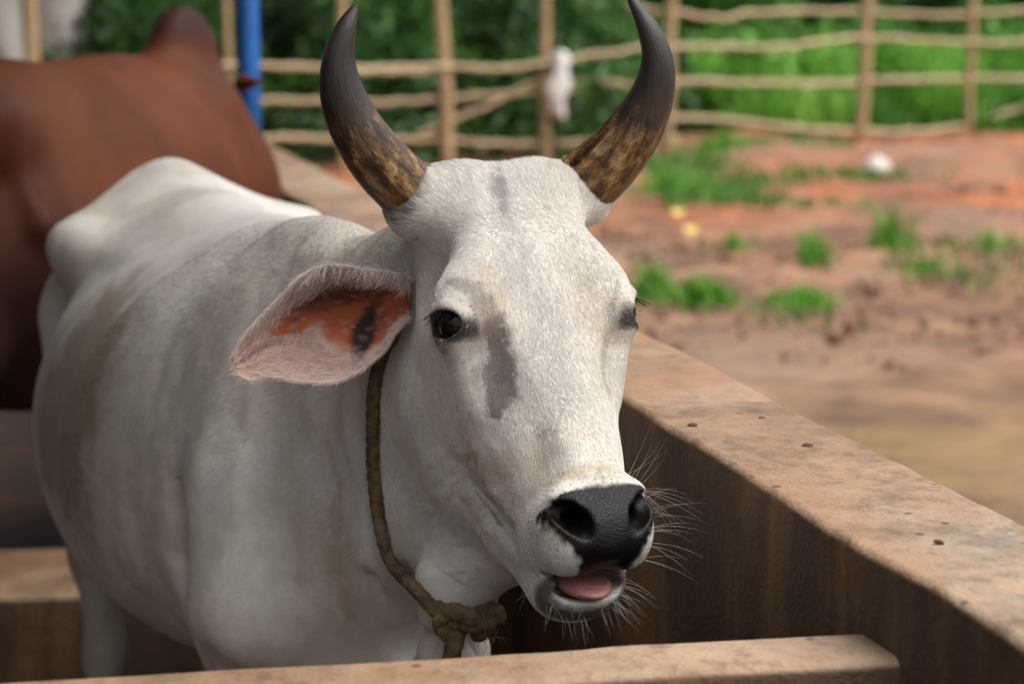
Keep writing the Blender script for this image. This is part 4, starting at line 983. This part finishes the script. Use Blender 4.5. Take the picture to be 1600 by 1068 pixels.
#@@FUR
# ---- short coat hair on head, ears and neck
me.update(); nv_ = len(AV)
nrm = np.zeros(nv_ * 3, np.float32); me.vertices.foreach_get('normal', nrm); nrm = nrm.reshape(-1, 3)
tri = np.concatenate([AQ[:, [0, 1, 2]], AQ[:, [0, 2, 3]]])
cen = AV[tri].mean(1); hlc = w2h(cen); tn = nrm[tri[:, 0]]
area = .5 * np.linalg.norm(np.cross(AV[tri[:, 1]] - AV[tri[:, 0]], AV[tri[:, 2]] - AV[tri[:, 0]]), axis=1)
view = CAM - cen; view /= np.linalg.norm(view, axis=1)[:, None]
hd = np.linalg.norm(hlc - (0, .10, -.07), axis=1)
near = smooth01((.36 - hd) / .10) + .30 * (cen[:, 1] < 3.0)
is_ear = tri[:, 0] >= len(V)
wt_t = AW[tri[:, 0]]
dens = area * near * (np.abs((tn * view).sum(1)) * 0 + 1) * ((tn * view).sum(1) > -.35) * (wt_t < .25) * np.where(is_ear, .9, 1)
dark_eye = AC[tri[:, 0]].max(1) < .02; dens = dens * ~dark_eye
eu_t = np.concatenate([np.zeros((len(V), 2)), eUV, eUV])[tri[:, 0]]
ed_t = np.minimum(np.sqrt(((eu_t[:, 0] - .20) / .32) ** 2 + ((eu_t[:, 1] - .05) / .80) ** 2), np.sqrt(((eu_t[:, 0] - .46) / .28) ** 2 + ((eu_t[:, 1] + .40) / .30) ** 2)) < 1
dens *= np.where(is_ear, np.where(ed_t, .0, 1.0) * ~(AC[tri[:, 0]].max(1) < .03), 1)
mo_t = np.linalg.norm((hlc - (-.003, .066, -.308)) / (.046, .052, .022), axis=1); dens *= mo_t > 1.0
NH = 300000
pick = RNG.choice(len(tri), NH, p=dens / dens.sum())
r1, r2 = RNG.random(NH), RNG.random(NH); sq = np.sqrt(r1)
bw = np.stack([1 - sq, sq * (1 - r2), sq * r2], 1)[..., None]
root = (AV[tri[pick]] * bw).sum(1); rn = (nrm[tri[pick]] * bw).sum(1); rc = AC[np.clip(tri[pick][:, 0] + RNG.integers(-5, 6, NH), 0, nv_ - 1)]
rc = np.where((AW[tri[pick][:, 0]] + (rc.max(1) < .03))[:, None] > .1, (AC[tri[pick]] * bw).sum(1), rc)
rl = w2h(root); earp = is_ear[pick]
# combing direction in the head frame: down and out on the face, up and out above the whorl
f = np.stack([rl[:, 0] * 5, rl[:, 1] * 0 + .25 + 2.0 * np.clip(rl[:, 1], 0, .2), np.where(rl[:, 2] > .085, .9, -1.0) * np.clip(np.abs(rl[:, 2] - .085) / .05, .1, 1)], 1)
f = f + .9 * np.stack([vnoise(rl, 14, 31), vnoise(rl, 14, 32), vnoise(rl, 14, 33)], 1) * .45 + .22 * RNG.normal(size=f.shape)
fw = f @ HR.T
bodyp = (np.linalg.norm(rl - (0, .10, -.07), axis=1) > .30) & ~earp
fw[bodyp] = np.array((-.35, .6, -.75)) + .12 * RNG.normal(size=(bodyp.sum(), 3))
euv = np.concatenate([np.zeros((len(V), 2)), eUV, eUV])[tri[pick][:, 0]]
fw[earp] = np.array((-.75, -.35, -.35)) + .45 * RNG.normal(size=(earp.sum(), 3))
top = earp & (euv[:, 1] < -.45); fw[top] = np.array((-.25, -.35, -1.0)) + .35 * RNG.normal(size=(top.sum(), 3))
tang = fw - rn * (fw * rn).sum(1)[:, None]; tang /= np.linalg.norm(tang, axis=1)[:, None] + 1e-9
ln = .0043 * (.6 + .8 * RNG.random(NH)) * (1 + .5 * np.exp(-((rl[:, 2] - .13) / .05) ** 2))
ed = np.minimum(np.linalg.norm(rl - (-.0915, .044, -.021), axis=1), np.linalg.norm(rl - (.0915, .044, -.021), axis=1)); ln = ln * (.30 + .70 * smooth01((ed - .030) / .030))
ln = ln * (.38 + .62 * smooth01((rl[:, 2] + .25) / .08)); ln = np.where(earp, .0065 * (.5 + RNG.random(NH)), ln); ln = np.where(top & (euv[:, 0] < .5), .015 * (.4 + 1.1 * RNG.random(NH)), ln)
lift = np.where(earp, .35, .15) + .12 * RNG.random(NH)
ks = np.linspace(0, 1, 4)
strand = root[:, None, :] + ln[:, None, None] * (tang[:, None, :] * ks[None, :, None] + rn[:, None, :] * (lift[:, None] * (ks * (1.25 - .55 * ks))[None, :])[..., None])
tuft = fbm(rl * (1, 1, .45), 210, 91, 2)[:, None] * np.where(bodyp, .25, .85)[:, None]
hc_ = rc * (1.05 + .18 * tuft + .16 * (RNG.random((NH, 1)) - .5))
hc_ = np.where(earp[:, None], np.maximum(hc_ * .9, np.where(RNG.random((NH, 1)) < .5, np.array((.66, .57, .52)), hc_)), hc_)
fur = hairs('coat_hair', strand, np.full(NH, .00022), hc_.astype(np.float32), M_FUR, cow); tag(fur, kind='stuff')

# ---- whiskers and lashes
def whisk(pxs, n, length, droop, spread, outdir):
    S = []
    for _ in range(n):
        px, py = random.choice(pxs); p = surf(px + random.uniform(-9, 9), py + random.uniform(-9, 9), 6)
        k = np.argmin(((V - p) ** 2).sum(1)); nn_ = nrm[k]
        d = nn_ * .6 + np.array(outdir) + np.array([random.gauss(0, spread) for _ in range(3)]); d /= np.linalg.norm(d)
        L = length * random.uniform(.45, 1.1); t_ = np.linspace(0, 1, 6)[:, None]
        S.append(V[k] + d * L * t_ + np.array((0, 0, -1)) * droop * L * t_ ** 2)
    return S
S = whisk([(1012, 770), (1018, 800), (1019, 830), (1017, 855), (1008, 878)], 24, .066, .25, .22, (.75, 0, .05))
S += whisk([(985, 742), (1000, 752)], 6, .05, -.1, .2, (.5, 0, .6))
S += whisk([(860, 952), (885, 960), (915, 961), (945, 956), (965, 945), (976, 925)], 34, .024, .2, .3, (.15, -.1, -.7))
S += whisk([(965, 945), (976, 925), (978, 910)], 16, .036, .3, .25, (.8, -.1, -.15))
S += whisk([(830, 915), (822, 890), (812, 870)], 9, .03, .4, .3, (-.5, -.2, -.5))
S = np.array(S)
wh = hairs('whiskers', S, np.full(len(S), .00010), np.tile((.62, .58, .52), (len(S), 1)).astype(np.float32), M_FUR, cow, .25); tag(wh, kind='stuff')
for s_, eye in ((-1, EYE_R), (1, EYE_L)):
    S = []
    for i in range(34):
        t_ = i / 33; ec = np.array((s_ * .0915, .044, -.021))
        a = ec + np.array((s_ * (.017 + .009 * math.sin(t_ * 3.1)), -.022 + .040 * t_, .004 + .0135 * math.sin(t_ * 3.1)))
        d = np.array((s_ * .9, -.12 + .2 * random.gauss(0, .5), -.38 + random.gauss(0, .12))); d /= np.linalg.norm(d); k_ = np.linspace(0, 1, 5)[:, None]
        S.append(h2w(a + d * .020 * random.uniform(.7, 1.1) * k_ + np.array((0, 0, -.004)) * k_ ** 2 * 1.0))
    S = np.array(S)
    el = hairs('eyelashes', S, np.full(len(S), .0003), np.tile((.01, .008, .008), (len(S), 1)).astype(np.float32), M_FUR, cow, .3); el.parent = eye; el.matrix_parent_inverse = Matrix.Identity(4)

#@@ROPE
# ------------------------------------------------------------------ neck rope
def sdf_at(p):
    ix = [np.clip(np.interp(p[i], a, np.arange(len(a))), 0, len(a) - 1.001) for i, a in enumerate(FLD.ax)]
    i0 = [int(q) for q in ix]; f_ = [q - i for q, i in zip(ix, i0)]; r = 0
    for dx in (0, 1):
        for dy in (0, 1):
            for dz in (0, 1): r += FLD.D[i0[0] + dx, i0[1] + dy, i0[2] + dz] * (f_[0] if dx else 1 - f_[0]) * (f_[1] if dy else 1 - f_[1]) * (f_[2] if dz else 1 - f_[2])
    return float(r)
def rope_material():
    t = NT('dirty_rope'); co = t.coord(); n1 = t.noise(co, 60, 5, .6); n2 = t.noise(co, 400, 3, .6)
    c = t.ramp(n1, [(.3, (.045, .028, .015)), (.5, (.115, .075, .036)), (.66, (.20, .130, .060)), (.8, (.32, .21, .07))])
    c = t.mix(.4, c, t.mix(1.0, c, t.ramp(n2, [(.3, (.4, .4, .4)), (.7, (1.5, 1.5, 1.5))]), 'MULTIPLY'))
    t.base(c, .85, t.bump(n2, .8, .002)); return t.m
M_ROPE = rope_material()
RR = .0078
vis = [surf(px, py, 5) for px, py in [(612, 540), (601, 570), (593, 610), (590, 660), (591, 720), (597, 780), (606, 830), (620, 872)]]
low = at_y(698, 962, 2.400)
hid = []
for q_, (px, py, yy) in enumerate([(626, 512, 2.50), (645, 455, 2.54), (664, 395, 2.55), (700, 325, 2.56), (760, 290, 2.56), (840, 330, 2.58), (870, 430, 2.57), (862, 560, 2.57), (835, 700, 2.57), (800, 820, 2.55), (770, 905, 2.51), (752, 945, 2.445)]):
    p = at_y(px, py, yy)
    for _ in range(6 if q_ > 3 else 0):                                       # settle on the skin of the neck
        g = np.array([sdf_at(p + e) - sdf_at(p - e) for e in np.eye(3) * .006]) / .012
        p = p - unit(g) * np.clip(sdf_at(p) - RR * .7, -.012, .012)
    hid.append(p)
hid = hid[::-1]
out = []
for p in vis:
    k = np.argmin(((V - p) ** 2).sum(1)); out.append(V[k] + nrm[k] * RR * .95)
loop = np.array(out + [at_y(643, 912, 2.420), at_y(670, 942, 2.400), low] + hid)
loop = catmull(np.vstack([loop, out[0]]), 14)
def twisted(pts, r, turns_per_m=62):
    L_ = np.r_[0, np.cumsum(np.linalg.norm(np.diff(pts, axis=0), axis=1))]; N = max(12, int(L_[-1] / .0022)); u_ = np.linspace(0, L_[-1], N)
    P = np.stack([np.interp(u_, L_, pts[:, i]) for i in range(3)], 1); Lm = L_[-1]
    jit = np.array([random.gauss(1, .035) for _ in range(N)])
    return sweep(P, r * jit, 22, True, lambda t, a: 1 + .17 * abs(math.cos(1.5 * a - t * Lm * turns_per_m * 3.14159)) - .06 + .02 * math.sin(a * 7 + t * 900))
rope = empty('neck_rope', tuple(low)); tag(rope, 'dirty twisted brown rope knotted round the white cow\'s neck', 'rope')
mesh_obj('loop', *twisted(loop, RR), M_ROPE, rope)
K = lambda px, py, dy: at_y(px, py, 2.395 + dy)
knot = mesh_obj('knot', *twisted(catmull([K(686, 950, .01), K(703, 966, -.012), K(732, 974, -.022), K(758, 972, -.018), K(776, 960, -.004), K(768, 953, .012), K(745, 958, .012), K(722, 974, .006), K(708, 990, -.010), K(694, 984, -.014), K(690, 966, -.016), K(706, 955, -.020), K(732, 964, -.026), K(752, 978, -.012), K(748, 990, .0)], 14), .0100, 55), M_ROPE, rope)
mesh_obj('tail_end', *twisted(catmull([K(714, 980, -.012), K(711, 1000, -.020), K(706, 1022, -.018), K(704, 1050, -.010)], 14), .0098, 55), M_ROPE, rope)
fr_ = []
for _ in range(160):
    p = K(random.uniform(690, 780), random.uniform(948, 1000), random.uniform(-.03, -.012)); d = unit(np.array([random.gauss(0, 1), random.gauss(-.4, .6), random.gauss(-.5, .8)])); t_ = np.linspace(0, 1, 4)[:, None]
    fr_.append(p + d * .014 * random.uniform(.4, 1.3) * t_ + np.array((0, 0, -.006)) * t_ ** 2)
fro = hairs('loose_fibres', np.array(fr_), np.full(160, .00025), np.tile((.20, .125, .045), (160, 1)).astype(np.float32), M_FUR, rope); tag(fro, kind='stuff'); fro.parent = knot; fro.matrix_parent_inverse = Matrix.Identity(4)

#@@BROWN
# ------------------------------------------------------------------ brown cow
a2 = math.radians(148); W2 = np.array((-.745, 5.05, 0.)); SCL = 1.13
BR2 = np.array([[math.cos(a2), -math.sin(a2), 0], [math.sin(a2), math.cos(a2), 0], [0, 0, 1.]])
H2R = rot_euler(math.radians(165), math.radians(-25), 0); H2T = W2 + np.array((-.06, .54, .90))
inv2 = lambda p: W2 + (np.asarray(p) - W2) / SCL
def brown_extra(F, hf, bf):
    e = inv2(at_y(404, 128, 5.32)); F.cone((I3, O3), inv2(at_y(378, 130, 5.40)), e, .022, .010, .02)
lo2, hi2 = W2 - (1.35, 1.35, .02), W2 + (.85, 1.25, 1.42)
axs = [np.arange(lo2[i], hi2[i], .014) for i in range(3)]
P2 = dict(ribs=1, hook=.75, head=(H2R, H2T), body=(BR2, W2), barrel=.255, shoulder=(.085, .13), hump_y=.02, hump_k=.035, hump_z=1.10, hump_r=(.060, .095, .125), axes=axs, extra=[brown_extra])
V2, Q2, T2, _ = build_cow(False, P2)
B2 = (V2 - W2) @ BR2; c2 = np.tile((.100, .027, .009), (len(V2), 1))
def bl2(m, c): c2[:] = c2 * (1 - m[:, None]) + np.asarray(c) * m[:, None]
n2_ = fbm(V2, 6, 131)
bl2(.5 * smooth01((n2_ + .1) / .5), (.165, .050, .017))
bl2(.95 * smooth01((B2[:, 2] - 1.12 - .03 * n2_) / .06) * smooth01((.25 - np.abs(B2[:, 1])) / .1), (.030, .012, .012))
bl2(.8 * smooth01((B2[:, 1] - .55) / .15), (.060, .018, .010))
bl2(.9 * smooth01((.92 - B2[:, 2] + .06 * n2_) / .25), (.018, .006, .004))  # shadow under the cow painted in as a darker lower body
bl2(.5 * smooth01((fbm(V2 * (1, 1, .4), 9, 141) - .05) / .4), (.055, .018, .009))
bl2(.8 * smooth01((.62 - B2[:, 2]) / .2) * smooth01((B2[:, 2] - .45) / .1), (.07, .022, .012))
V2 = W2 + (V2 - W2) * SCL
brown = empty('brown_cow', tuple(W2)); tag(brown, 'reddish brown humped cow standing behind the white one, facing away', 'cow')
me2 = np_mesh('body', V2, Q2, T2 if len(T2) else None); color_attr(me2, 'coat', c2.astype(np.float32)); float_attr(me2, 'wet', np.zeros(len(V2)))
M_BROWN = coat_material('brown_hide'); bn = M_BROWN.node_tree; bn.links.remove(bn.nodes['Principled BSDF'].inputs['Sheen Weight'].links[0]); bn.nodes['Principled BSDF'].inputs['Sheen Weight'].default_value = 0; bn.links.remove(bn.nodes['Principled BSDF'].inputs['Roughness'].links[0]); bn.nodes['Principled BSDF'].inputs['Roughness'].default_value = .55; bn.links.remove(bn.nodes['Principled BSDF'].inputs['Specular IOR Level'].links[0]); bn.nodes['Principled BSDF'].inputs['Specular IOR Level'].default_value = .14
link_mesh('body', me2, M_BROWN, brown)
print('all done', round(time.time() - T_START, 1))
#@@END
